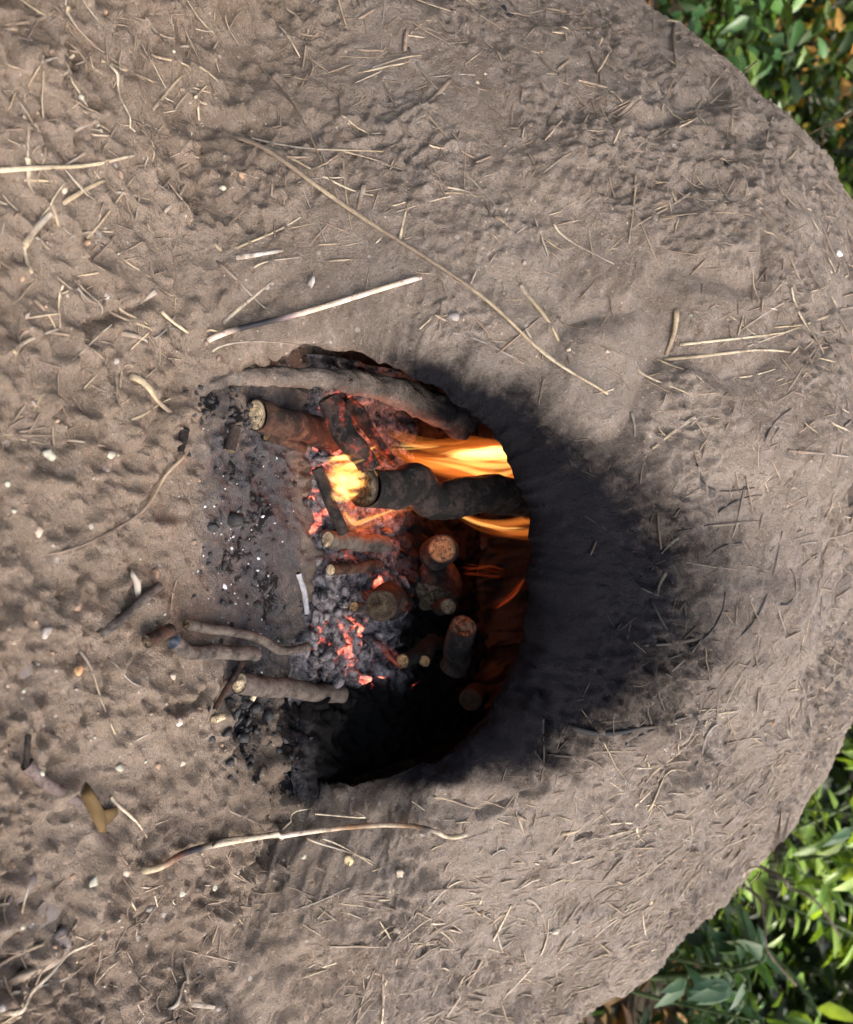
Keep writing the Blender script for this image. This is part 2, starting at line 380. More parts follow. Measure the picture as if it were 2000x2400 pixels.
# the earth gives way to the wood floor round the oven
litter = sstep(0.70, 0.84, np.linalg.norm(gP[:, :2] - CEN[:2], axis=1) + pn(gP, 5, 77) * 0.2) * sstep(0.75, 1.0, gP[:, 1] + pn(gP, 4, 7) * 0.2 + np.clip(np.abs(gP[:, 0]) - 0.5, 0, 1) * 0.4)
gm['litter'] = litter; gm['damp'] = np.clip(0.9 - 0.9 * sstep(0.50, 0.72, gP[:, 1]) + pn(gP, 7, 3) * 0.5, 0, 1)
def ground_material():
    t = NT('ground_earth')
    # same clay, with a dark leaf-litter floor where the wood begins
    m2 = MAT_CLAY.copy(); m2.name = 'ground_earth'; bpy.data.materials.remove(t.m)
    nt = m2.node_tree; b = [n for n in nt.nodes if n.type == 'BSDF_PRINCIPLED'][0]
    src = b.inputs['Base Color'].links[0].from_socket
    at = nt.nodes.new('ShaderNodeAttribute'); at.attribute_name = 'litter'
    ge = nt.nodes.new('ShaderNodeNewGeometry')
    no = nt.nodes.new('ShaderNodeTexNoise'); no.inputs['Scale'].default_value = 30; no.inputs['Detail'].default_value = 6
    nt.links.new(ge.outputs['Position'], no.inputs['Vector'])
    cr = nt.nodes.new('ShaderNodeValToRGB'); nt.links.new(no.outputs[0], cr.inputs[0])
    e = cr.color_ramp.elements; e[0].position = 0.35; e[0].color = (0.018, 0.016, 0.010, 1); e[1].position = 0.7; e[1].color = (0.055, 0.038, 0.022, 1)
    dm = nt.nodes.new('ShaderNodeVectorMath'); dm.operation = 'MULTIPLY'; dm.inputs[1].default_value = (1, 1, 1); nt.links.new(src, dm.inputs[0]); src = dm.outputs[0]
    mx = nt.nodes.new('ShaderNodeMix'); mx.data_type = 'RGBA'
    nt.links.new(at.outputs[2], mx.inputs[0]); nt.links.new(src, mx.inputs[6]); nt.links.new(cr.outputs[0], mx.inputs[7])
    nt.links.new(mx.outputs[2], b.inputs['Base Color']); return m2
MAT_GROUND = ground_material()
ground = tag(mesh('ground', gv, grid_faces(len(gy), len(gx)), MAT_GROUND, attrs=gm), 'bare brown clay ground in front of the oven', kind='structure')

# ------------------------------------------------------------------ oven
oven = empty('cob_oven', (CEN[0], CEN[1], 0), 'domed brown cob oven of clay and straw with sooty arched mouth', 'oven')
NB = 1400
B = np.linspace(-math.pi, math.pi, NB, endpoint=False); A0 = mouth_a(B)
jag = np.stack([np.cos(B), np.sin(B), B * 0], 1)
A0 = A0 + pn(jag, 6, 3) * 0.010 + pn(jag, 22, 5) * 0.004
lip = lip_of(B)
rows = []                        # (alpha, inset of r)
for k in range(8):
    ins = 0.085 - (0.085 - lip) * (k / 8); rows.append((A0 + (ins - lip) * 0.95 / R, ins))
for k in range(17):
    f = k / 16 * math.pi / 2; rows.append((A0 + lip * 1.15 / R * (1 - math.cos(f)), lip * (1 - math.sin(f))))
a_start = A0 + lip * 1.15 / R
fine_end = 1.28; nf = 470
for k in range(1, nf + 1): rows.append((a_start + (fine_end - a_start) * (k / nf), 0 * A0))
for k in range(1, 41): rows.append((fine_end + (2.5 - fine_end) * (k / 40) + 0 * A0, 0 * A0))
Al = np.array([r[0] for r in rows]); In = np.array([r[1] for r in rows]); Bm = np.broadcast_to(B, Al.shape)
D = (np.cos(Al)[..., None] * AX + np.sin(Al)[..., None] * (np.cos(Bm)[..., None] * E1 + np.sin(Bm)[..., None] * E2))
# a swollen shoulder to the right of the mouth
Rr = dome_r(D) - In
sh = np.exp(-((Al - A0[None] - 0.19) / 0.10) ** 2) * np.exp(-((Bm - 2.0) / 0.6) ** 2); sidew = np.exp(-((Bm - 2.0) / 0.62) ** 2); mdm = (Al - A0[None]) * R
Rr = Rr + 0.016 * sh - sidew * (0.030 * np.exp(-(mdm / 0.055) ** 2) - 0.012 * np.exp(-((mdm - 0.105) / 0.030) ** 2))
Pb = CEN + D * Rr[..., None]
du = np.gradient(Pb, axis=0); dv = np.roll(Pb, -1, 1) - np.roll(Pb, 1, 1)
Nn = nrm(np.cross(dv, du)); flip = np.sum(Nn * D, -1) < 0
Nn[flip & (In < 0.001)] *= -1
if np.mean(flip[60:200]) > 0.5: Nn[In >= 0.001] *= -1
Pf = Pb.reshape(-1, 3); keep = (Pf[:, 2] > -0.004) & (np.linalg.norm(Pf[:, :2] - CEN[:2], axis=1) < 1.05)
hgt = np.zeros(len(Pf)); hgt[keep] = relief(Pf[keep])
Pd = Pf + Nn.reshape(-1, 3) * hgt[:, None]
def soot_at(P, md, bb):
    wob = pn(P, 16, 5) * 0.05 + pn(P, 45, 9) * 0.025
    wid = 0.030 + 0.215 * np.exp(-((bb - 0.15) / 0.46) ** 2) + 0.018 * np.exp(-((bb - 0.85) / 0.3) ** 2) + 0.022 * np.exp(-((bb + 0.9) / 0.4) ** 2)
    g = np.maximum(md, 0) / np.maximum(wid + np.clip(wob, -0.02, 0.05), 0.010)
    st = np.stack([bb * 16 + md * 6, md * 9, 0 * bb], 1); streak = pn(st, 1.0, 4.0) * 0.55 + pn(st, 2.7, 8.0) * 0.35 + pn(P, 60, 2.0) * 0.25
    v_ = 1.55 - 1.30 * g ** 0.95 + streak * sstep(0.0, 0.6, g) * 0.45
    return np.clip(v_, 0, 1.4) * sstep(-1.9, -0.8, bb + wob * 4) * sstep(1.65, 1.05, bb + wob * 3)
md = ((Al - A0[None]) * R).ravel(); bb = Bm.ravel(); wob = pn(Pf, 16, 5) * 0.05 + pn(Pf, 45, 9) * 0.02
soot = soot_at(Pf, md, bb)
soot = np.maximum(soot, sstep(0.010, 0.035, In.ravel() + wob * 0.3) * np.where(bb > 1.2, sstep(0.030, 0.06, In.ravel()), 1.0))
fc = grid_faces(len(rows), NB, True); fc = fc[keep[fc].all(1)]
used = np.unique(fc); remap = np.full(len(Pf), -1); remap[used] = np.arange(len(used))
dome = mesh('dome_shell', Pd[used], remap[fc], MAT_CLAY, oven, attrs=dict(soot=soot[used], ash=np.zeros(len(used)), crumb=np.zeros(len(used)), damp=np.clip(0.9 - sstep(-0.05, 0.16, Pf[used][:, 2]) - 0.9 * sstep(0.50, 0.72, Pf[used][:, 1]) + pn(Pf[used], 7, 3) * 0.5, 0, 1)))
# firing chamber: the inside of the vault, black with soot
NBc = 280; Bc = np.linspace(-math.pi, math.pi, NBc, endpoint=False); Ac0 = mouth_a(Bc) + 0.050 / R
Alc = np.array([Ac0 + (2.7 - Ac0) * (k / 70) ** 1.2 for k in range(71)])
Dc = np.cos(Alc)[..., None] * AX + np.sin(Alc)[..., None] * (np.cos(Bc)[None, :, None] * E1 + np.sin(Bc)[None, :, None] * E2)
rc = (R - 0.080 - 0.02 * sstep(0, 0.3, Alc - Ac0[None]))[..., None]
Pc = (CEN + Dc * rc).reshape(-1, 3); Pc = Pc + Dc.reshape(-1, 3) * (pn(Pc, 12) * 0.02 + pn(Pc, 40) * 0.006)[:, None]
fcc = grid_faces(71, NBc, True); kc = Pc[:, 2] > -0.05; fcc = fcc[kc[fcc].all(1)]
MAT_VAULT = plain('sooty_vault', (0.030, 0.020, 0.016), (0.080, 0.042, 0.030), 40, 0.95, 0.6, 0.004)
tag(mesh('firing_chamber', Pc, fcc, MAT_VAULT, oven), 'soot-black inner vault of the oven')
#@@REST
# ------------------------------------------------------------------ leaves
_lu = np.array([0, .35, .72, 1, .30, .68, .30, .68]); _lw = np.array([0, 0, 0, 0, 1, .72, -1, -.72])
_lf = np.array([(0, 4, 1), (1, 4, 5), (1, 5, 2), (2, 5, 3), (0, 1, 6), (1, 7, 6), (1, 2, 7), (2, 3, 7)])
def leaf_geo(P, Dr, Nr, L, W, tint, droop=0.25, fold=0.25):
    P = np.asarray(P); Dr = nrm(Dr); S = nrm(np.cross(Dr, Nr)); U = np.cross(S, Dr)
    L = np.broadcast_to(L, len(P))[:, None, None]; W = np.broadcast_to(W, len(P))[:, None, None]
    u = _lu[None, :, None]; wv = _lw[None, :, None]
    vv = P[:, None] + Dr[:, None] * u * L + S[:, None] * wv * W * 0.5 + U[:, None] * (np.abs(wv) * W * fold - u * u * L * droop)
    ff = (_lf[None] + (np.arange(len(P)) * 8)[:, None, None]).reshape(-1, 3)
    return vv.reshape(-1, 3), ff, np.repeat(tint, 8, axis=0)
def leaves(name, P, Dr, Nr, L, W, tint, mat, parent=None, **kw):
    v, f, t = leaf_geo(P, Dr, Nr, L, W, tint, **kw)
    return mesh(name, v, f, mat, parent, smooth=False, attrs=dict(tint=t))
def leaf_material(name, trans=0.35, rough=0.45):
    t = NT(name); p = t.pos(); a = t.attr('tint', True)
    k = t.n('MapRange', i_0=t.noise(p, 40, 3), i_1=0.3, i_2=0.7, i_3=0.75, i_4=1.25).outputs[0]
    c = t.n('VectorMath', operation='SCALE', i_0=a); t.link(k, c.inputs['Scale'])
    b = t.bsdf(c.outputs[0], rough, 0.35)
    c2 = t.n('VectorMath', operation='MULTIPLY', i_0=c.outputs[0], i_1=(1.5, 1.35, 0.5))
    tr = t.n('BsdfTranslucent', i_Color=c2.outputs[0])
    mx = t.n('MixShader', i_0=trans, i_1=b.outputs[0], i_2=tr.outputs[0]); t.link(mx.outputs[0], t.out.inputs[0]); return t.m
MAT_LEAF = leaf_material('green_leaf')
MAT_LITTER = leaf_material('dry_leaf', 0.15, 0.8)
MAT_BARK = plain('tree_bark', (0.045, 0.036, 0.028), (0.12, 0.095, 0.075), 25, 0.95, 0.8, 0.01)
MAT_STEM = plain('green_stem', (0.035, 0.06, 0.02), (0.07, 0.10, 0.035), 60, 0.7, 0.2)
def rdir(n, zs=1.0):
    d = rng.normal(size=(n, 3)); d[:, 2] *= zs; return nrm(d)
def tints(n, cols, jit=0.25):
    c = np.array(cols)[rng.integers(0, len(cols), n)]; return c * rng.uniform(1 - jit, 1 + jit, (n, 1))

# ------------------------------------------------------------------ the wood behind
G_DARK = [(0.021, 0.046, 0.014), (0.030, 0.060, 0.016), (0.018, 0.038, 0.016), (0.040, 0.074, 0.018)]
G_MID = [(0.040, 0.095, 0.030), (0.055, 0.120, 0.030), (0.035, 0.080, 0.035), (0.080, 0.130, 0.030)]
G_LIGHT = [(0.12, 0.20, 0.030), (0.14, 0.23, 0.04), (0.09, 0.17, 0.03), (0.17, 0.25, 0.05)]
BROWN = [(0.16, 0.085, 0.040), (0.11, 0.062, 0.032), (0.22, 0.125, 0.050), (0.075, 0.045, 0.028), (0.26, 0.16, 0.055)]

# unseen tree added so that its crown keeps the sun off the oven
EH = V(math.cos(SUN_AZ), -math.sin(SUN_AZ), 0); EV = np.cross(EH, SUN); EV = EV if EV[2] > 0 else -EV
def tree(name, base, top, crown_pts, leaf_len, cols, label, group=None, trunk_r=0.09):
    base = np.asarray(base, float); top = np.asarray(top, float)
    o = empty(name, base, label, 'tree', group)
    tp = catmull([base - V(0, 0, 0.1), base + (top - base) * 0.5 + V(0.06, -0.05, 0), top], 14)
    v, f = tube(tp, np.linspace(trunk_r, trunk_r * 0.45, 14), 10, bump=0.15, seed=base[0]); tr = mesh('trunk', v, f, MAT_BARK, o)
    n = len(crown_pts)
    for k in rng.choice(n, 7, replace=False):
        q = tp[rng.integers(8, 14)]; e = crown_pts[k]
        v, f = tube(catmull([q, (q + e) / 2 + V(0, 0, 0.1), e], 8), np.linspace(trunk_r * 0.4, 0.01, 8), 6); mesh('limb', v, f, MAT_BARK, o)
    d = rdir(n, 0.6); nn = rdir(n, 1); nn[:, 2] = np.abs(nn[:, 2]) + 0.5
    leaves('crown', crown_pts, d, nrm(nn), rng.uniform(0.7, 1.3, n) * leaf_len, rng.uniform(0.4, 0.6, n) * leaf_len, tints(n, cols), MAT_LEAF, o)
    return o
n = 9000
q = nrm(rng.normal(size=(n, 3))) * (rng.uniform(0, 1, (n, 1)) ** (1 / 3)); q = np.clip(q, -1, 1)
cc = EH * -0.86 + EV * 0.06 + SUN * 4.2
tree('added_shade_tree', (3.9, 0.1, 0), cc + V(0.3, -0.1, 0.2), cc + EH * (q[:, :1] * 1.04) + EV * (q[:, 1:2] * 1.10) + SUN * (q[:, 2:] * 1.0), 0.13, G_MID,
     'unseen leafy tree added at the right to shade the oven', trunk_r=0.11)

n = 2000; q = nrm(rng.normal(size=(n, 3))) * (rng.uniform(0, 1, (n, 1)) ** (1 / 3))  # second unseen tree, added to block sky light overhead and from the left
tree('added_shade_tree', (-3.0, -0.6, 0), (-1.6, 0.1, 3.5), V(-1.5, 0.1, 3.7) + q * V(1.9, 2.3, 0.7), 0.22, G_MID, 'unseen broad leafy tree added at the left to block sky light', trunk_r=0.13)

# the mass of leaves behind
def mass(n, az, dist, z, cols, ln, zpow=1.0):
    a = rng.uniform(*az, n); d = rng.uniform(*dist, n); zz = z[0] + (z[1] - z[0]) * rng.uniform(0, 1, n) ** zpow
    P = np.stack([np.sin(a) * d, np.cos(a) * d, zz], 1)
    P = P + 0.35 * np.stack([pn(P, 2.3, k * 5.0) for k in range(3)], 1)
    P[:, 2] = np.maximum(P[:, 2], 0.01)
    ok = np.linalg.norm(P[:, :2] - CEN[:2], axis=1) > 0.84
    P = P[ok]; n = len(P); nn = rdir(n); nn[:, 2] = np.abs(nn[:, 2]) + 0.4
    L = rng.uniform(0.6, 1.4, n) * ln
    return leaf_geo(P, rdir(n, 0.6), nrm(nn), L, L * rng.uniform(.35, .6, n), tints(n, cols, 0.4))
def join(name, parts, mat, label):
    v, f, t, k = [], [], [], 0
    for a, b, c in parts: v.append(a); f.append(b + k); t.append(c); k += len(a)
    return tag(mesh(name, np.vstack(v), np.vstack(f), mat, smooth=False, attrs=dict(tint=np.vstack(t))), label, kind='stuff')
join('woodland', [mass(9000, (-1.1, 0.05), (3.0, 6.5), (0, 2.6), [tuple(0.55 * x for x in c_) for c_ in G_DARK], 0.13), mass(6500, (0.05, 0.72), (3.2, 6.5), (0, 2.6), [tuple(0.55 * x for x in c_) for c_ in G_DARK], 0.13),
                  mass(4500, (-0.95, -0.1), (2.3, 3.4), (0, 0.9), [tuple(0.6 * x for x in c_) for c_ in G_DARK], 0.055), mass(3200, (-0.8, -0.1), (2.5, 3.8), (0, 1.0), G_LIGHT[:2] + [(0.34, 0.18, 0.04), (0.42, 0.25, 0.07), (0.22, 0.19, 0.03), (0.30, 0.16, 0.05)], 0.05), mass(3300, (0.2, 0.72), (2.6, 3.6), (0, 0.8), [tuple(0.6 * x for x in c_) for c_ in G_DARK], 0.08),  # golden leaves of the second mass: sun dapples put into leaf colour
                  mass(4500, (-1.2, 0.8), (6.0, 8.5), (0, 5), G_DARK, 0.28), mass(7500, (-2.7, -0.9), (2.6, 4.4), (0, 5.5), G_DARK, 0.24)], MAT_LEAF, 'dark mass of woodland undergrowth behind the oven, with unseen leaves added at the left to block sky light')  # last mass: tall unseen leaves added at the left to block sky light
join('ground_cover', [mass(6000, (0.2, 1.25), (1.35, 3.6), (0.0, 0.22), G_DARK + G_DARK + G_MID, 0.036, 1.7), mass(4000, (-1.1, -0.05), (1.7, 3.6), (0.0, 0.35), G_DARK + G_MID, 0.05, 1.5)],
     MAT_LEAF, 'low green ground cover creeping round the foot of the oven')
def litter_part(n, az, dist):
    a = rng.uniform(*az, n); d = rng.uniform(*dist, n); P = np.stack([np.sin(a) * d, np.cos(a) * d, rng.uniform(0.005, 0.05, n)], 1)
    P = P[np.linalg.norm(P[:, :2] - CEN[:2], axis=1) > 0.86]; n = len(P)
    nn = rdir(n) * 0.5 + V(0, 0, 1); L = rng.uniform(0.03, 0.09, n)
    return leaf_geo(P, rdir(n, 0.15), nrm(nn), L, L * 0.5, tints(n, BROWN, 0.4), 0.1, 0.3)
join('leaf_litter', [litter_part(2600, (0.2, 1.3), (1.2, 4.5)), litter_part(1400, (-1.2, 0), (1.8, 4.5))], MAT_LITTER, 'brown fallen leaves on the wood floor')

def twig(pts, r0, r1, n=10, sides=6, bump=0.0): return tube(catmull(pts, n), np.linspace(r0, r1, n), sides, bump=bump)
def shrub(name, base, stems, leaf_len, cols, label, group=None, ratio=0.36, per=26, cat='shrub'):
    """woody stems (lists of points) with leaves in sprays along their outer part"""
    o = empty(name, base, label, cat, group); LP, LD = [], []
    for st in stems:
        c = catmull(st, 24); v, f = tube(c, np.linspace(0.006, 0.0016, 24), 6); mesh('stem', v, f, MAT_STEM, o)
        T = frames(c)[0]
        for i in range(per):
            k = int(5 + 18.9 * (i / per)); side = nrm(np.cross(T[k], rdir(1)[0]))
            LP.append(c[k]); LD.append(nrm(T[k] * 0.5 + side + V(0, 0, -0.25)))
    LP = np.array(LP); LD = np.array(LD); n = len(LP); L = rng.uniform(0.65, 1.25, n) * leaf_len
    nn = nrm(rdir(n) * 0.45 + V(-0.1, -0.3, 0.9))
    v, f, t = leaf_geo(LP, LD, nn, L, L * ratio * rng.uniform(0.85, 1.2, n), tints(n, cols, 0.22), 0.18, 0.2)
    for k in range(n):           # every leaf a part of its own
        pass
    nb = min(n, 280); 
    for k in range(nb): mesh('leaf', v[k * 8:k * 8 + 8], _lf, MAT_LEAF, o, smooth=False, attrs=dict(tint=t[k * 8:k * 8 + 8]))
    return o
def fan(base, n, reach, h, spread, toward):
    out = []
    for i in range(n):
        a = toward + rng.uniform(-spread, spread); r = reach * rng.uniform(0.5, 1); z = h * rng.uniform(0.6, 1.05)
        d = V(math.sin(a), math.cos(a), 0)
        out.append([base, base + d * r * 0.35 + V(0, 0, z * 0.55), base + d * r * 0.75 + V(0, 0, z * 0.92), base + d * r + V(0, 0, z * 0.80)])
    return out
b1 = V(0.84, 2.02, 0)
shrub('leafy_shrub', b1, fan(b1, 12, 0.36, 0.55, 3.1, -1.9), 0.075, G_LIGHT, 'bright yellow-green shrub with pointed leaves catching sun behind the oven')
b2 = V(1.10, 1.62, 0)
shrub('leafy_shrub', b2, fan(b2, 9, 0.34, 0.26, 2.8, -1.9), 0.052, G_DARK + G_MID[:2], 'lower mid-green shrub with pointed leaves in front of the bright shrub')
b3 = V(0.86, 1.52, 0)
shrub('leafy_shrub', b3, fan(b3, 4, 0.16, 0.30, 1.2, -1.2), 0.055, G_MID, 'small shaded shrub with upright leafy shoots close behind the dome')

# broad-leaved plant beside the dome: upright stem, lobed leaves in threes
def lobed_plant(name, base, tip, nodes, leaf_len, label, group=None):
    o = empty(name, base, label, 'plant', group)
    c = catmull([base, (base + tip) / 2 + V(0.01, 0.01, 0), tip], 20); v, f = tube(c, np.linspace(0.0045, 0.002, 20), 6); mesh('stem', v, f, MAT_STEM, o)
    for (k, az, dn) in nodes:
        d = V(math.sin(az), math.cos(az), 0); q = c[k] + d * leaf_len * 0.35 + V(0, 0, 0.01)
        v, f = tube(catmull([c[k], (c[k] + q) / 2 + V(0, 0, 0.008), q], 6), np.linspace(0.0018, 0.0012, 6), 5); sk = mesh('leaf_stalk', v, f, MAT_STEM, o)
        for s in (-0.75, 0.0, 0.75):
            dd = V(math.sin(az + s), math.cos(az + s), -dn); L = leaf_len * (1.0 if s == 0 else 0.72)
            v, f, t = leaf_geo([q], [dd], [V(-0.2, -0.5, 0.85)], [L], [L * 0.38], np.array([(0.042, 0.105, 0.046)]) * rng.uniform(0.85, 1.15), 0.25, 0.12)
            mesh('leaf', v, f, MAT_LEAF, sk, smooth=False, attrs=dict(tint=t))
    return o
def at_ground(px, py, y):      # ray to a vertical plane at depth y, dropped to the ground
    d = ray(px, py); t = y / d[1]; return CAM + d * t
k1 = at_ground(1640, 2255, 1.30)
lobed_plant('lobed_plant', V(k1[0], k1[1], 0), k1 + V(0.0, 0, 0.05), [(18, 1.75, .9), (19, 1.1, .2), (18, 2.6, 1.1), (13, 2.1, .6), (12, -1.9, .4), (9, 1.4, .8), (7, 2.4, .5)], 0.066, 'green plant with large three-lobed leaves right beside the dome')
k2 = at_ground(1960, 1900, 1.55)
lobed_plant('lobed_plant', V(k2[0], k2[1], 0), k2 + V(0.0, 0, 0.06), [(17, 1.8, .8), (19, 1.2, .4), (12, 2.0, .6), (14, -1.5, .5)], 0.06, 'tall thin-stemmed lobed plant nearest the top of the dome')
k3 = at_ground(1760, 2390, 1.35)
lobed_plant('lobed_plant', V(k3[0], k3[1], 0), k3, [(17, 1.8, .8), (19, 1.2, .4), (13, 2.0, .6), (14, -1.8, .5)], 0.06, 'lobed plant with drooping leaves at the edge of the picture')
for (px, py, yy, lab, up) in [(1620, 30, 1.75, 'dark green seedling with oval leaves at the left shoulder of the dome', 0.04), (1800, 130, 1.95, 'thin seedling with paired oval leaves against the dappled wood', 0.05)]:
    k = at_ground(px, py, yy); b = V(k[0], k[1], 0)
    o = empty('seedling', b, lab, 'plant'); c = catmull([b, (b + k) / 2 + V(0.02, 0, 0), k + V(0, 0, up)], 16); v, f = tube(c, np.linspace(0.003, 0.0015, 16), 5); mesh('stem', v, f, MAT_STEM, o)
    for i in range(14):
        kk = 8 + i // 2; a = (i % 2) * math.pi + 0.9 * (i // 2) + 0.4
        v, f, t = leaf_geo([c[min(kk, 15)]], [V(math.sin(a), math.cos(a), -0.3)], [V(0, -0.5, 0.8)], [0.046], [0.026], np.array([(0.030, 0.075, 0.026)]), 0.2, 0.15)
        mesh('leaf', v, f, MAT_LEAF, o, smooth=False, attrs=dict(tint=t))
for pts, lab in [([(1750, 2080), (1790, 2150), (1800, 2230)], 'dark bent bramble stem between the dome and the shrubs'), ([(1800, 2040), (1850, 2080), (1910, 2110)], 'grey arching branch below the bright shrub')]:
    P3 = [at_ground(px, py, 1.55 + 0.02 * i) for i, (px, py) in enumerate(pts)]
    P3 = [V(P3[0][0] - 0.1, P3[0][1], 0.0)] + P3 + [P3[-1] + V(0.1, 0.1, 0.04)]
    v, f = twig(P3, 0.0035, 0.002, 24, bump=0.2); tag(mesh('branch', v, f, MAT_BARK), lab, 'branch')

# ------------------------------------------------------------------ straw and stalks
ST_PALE = [(0.42, 0.35, 0.24), (0.46, 0.39, 0.29), (0.36, 0.29, 0.19), (0.38, 0.33, 0.26)]
ST_DULL = [(0.24, 0.19, 0.14), (0.20, 0.155, 0.12), (0.29, 0.235, 0.17), (0.17, 0.13, 0.10)]
def surf_path(px_pts, n, lift):
    raw = catmull(np.array([(a, b, 0) for a, b in px_pts], float), n)
    P = []
    for a, b, _ in raw:
        p_, dm = hit(a, b)
        for _k in range(3 if dm else 0): p_ = hitR(a, b, R + float(dome_off(p_[None])[0]))
        P.append(p_)
    return settle(np.array(P), lift)
def stalk(name, px_pts, wpx, cols, parent=None, label=None, cat=None, flat=0.6, lift=None, sides=6, n=None, taper=0.55):
    L = sum(math.dist(px_pts[i], px_pts[i + 1]) for i in range(len(px_pts) - 1)); n = n or int(max(6, min(60, L / 12)))
    r = wpx * 0.44 * 0.62 / F
    P, N = surf_path(px_pts, n, r * 0.15 if lift is None else lift)
    k = np.ones(5) / 5; m = min(n, 9) // 2 * 2 - 1                      # stiff: follows the ground only roughly
    if n > 5:                                                          # stiff: bends gently, touches only the high spots
        x_ = np.linspace(-1, 1, n); deg = min(2 + 2 * (len(px_pts) - 2), 6, n - 2)
        P2 = np.stack([np.polyval(np.polyfit(x_, P[:, i_], deg if label or L > 400 else min(deg, 3)), x_) for i_ in range(3)], 1)
        over = ((P - P2) * N).sum(1); P = P2 + N * np.percentile(over, 96 if label or L > 400 else 62)
    rad = r * (1 - (1 - taper) * np.linspace(0, 1, n)); rad = rad * (1 + 0.10 * pn(np.stack([np.arange(n) * 0.4, rad * 0, rad * 0], 1), 1, px_pts[0][0]))
    v, f = tube(P, rad, sides, up=N, flat=flat)
    c = np.array(cols, float); c = c if c.ndim == 2 else c[None]
    tt = np.linspace(0, len(c) - 1, n); i0 = np.minimum(tt.astype(int), max(len(c) - 2, 0)); fr = (tt - i0)[:, None]
    tc = c[i0] * (1 - fr) + c[np.minimum(i0 + 1, len(c) - 1)] * fr
    if parent is oven:
        pa, pb = polar(P); tc = tc * (1 - 0.93 * np.clip(soot_at(P, (pa - mouth_a(pb)) * R, pb) * 1.1, 0, 1))[:, None]
    o = mesh(name, v, f, MAT_STRAW, parent, attrs=dict(tint=np.repeat(tc, sides, axis=0)))
    if label: tag(o, label, cat)
    return o
PALE, TAN, GREY, DULL, DARK, CHAR = (0.48, 0.41, 0.30), (0.34, 0.275, 0.18), (0.28, 0.245, 0.205), (0.20, 0.155, 0.115), (0.085, 0.065, 0.055), (0.018, 0.018, 0.022)
PINK = (0.60, 0.47, 0.39)
# loose stalks that single themselves out
stalk('stalk', [(500, 812), (640, 762), (800, 712), (985, 655)], 15, [PINK, PINK, CHAR, CHAR, CHAR, (0.16, 0.12, 0.12), PINK, PALE, PINK, PINK, PALE, PINK, PINK], None, 'pale pinkish stalk with a scorched band lying left of the oven mouth', 'straw', flat=0.9, taper=0.9, lift=0.0015)
stalk('stalk', [(305, 2030), (370, 2000), (455, 1972), (640, 1945), (860, 1930), (1000, 1936), (1078, 1942)], 17, [TAN, TAN, (0.20, 0.10, 0.05), (0.12, 0.05, 0.03), CHAR, CHAR, PALE, PALE, PALE, PINK, PALE, (0.24, 0.13, 0.06), PALE, (0.2, 0.12, 0.06), CHAR, PALE, TAN, PALE], None, 'long pale stalk with charred joints below the right side of the mouth', 'straw', flat=0.9, taper=0.8, lift=0.002)
stalk('stalk', [(455, 1968), (640, 1938), (760, 1915), (850, 1900)], 9, [CHAR, TAN, PALE, PALE], None, 'thin green-tinged stalk lying along the charred pale stalk', 'straw', lift=0.002)
stalk('stalk', [(330, 735), (380, 765), (430, 788), (530, 795)], 10, [TAN, PALE, TAN, TAN], None, 'short bent yellow stalk crossing the end of the scorched stalk', 'straw')
stalk('stalk', [(0, 398), (90, 396), (190, 392), (300, 368)], 11, [PALE, TAN, PALE], None, 'yellow stalk running in from the near edge of the ground', 'straw')
stalk('stalk', [(425, 1062), (380, 1120), (330, 1190), (240, 1250), (115, 1300)], 10, [DULL, TAN, DULL, DARK, DULL], None, 'thin brown stalk pointing from a charred lump across the ground', 'straw')
stalk('stalk', [(0, 2372), (70, 2318), (140, 2260), (207, 2205)], 12, [PALE, PALE, GREY, PALE], None, 'straight bleached straw in the corner of the ground right of the oven', 'straw')
stalk('stalk', [(250, 155), (268, 200), (285, 265), (303, 312)], 8, [PALE, GREY, PALE], None, 'thin white straw standing out on dark clay by the left edge', 'straw')
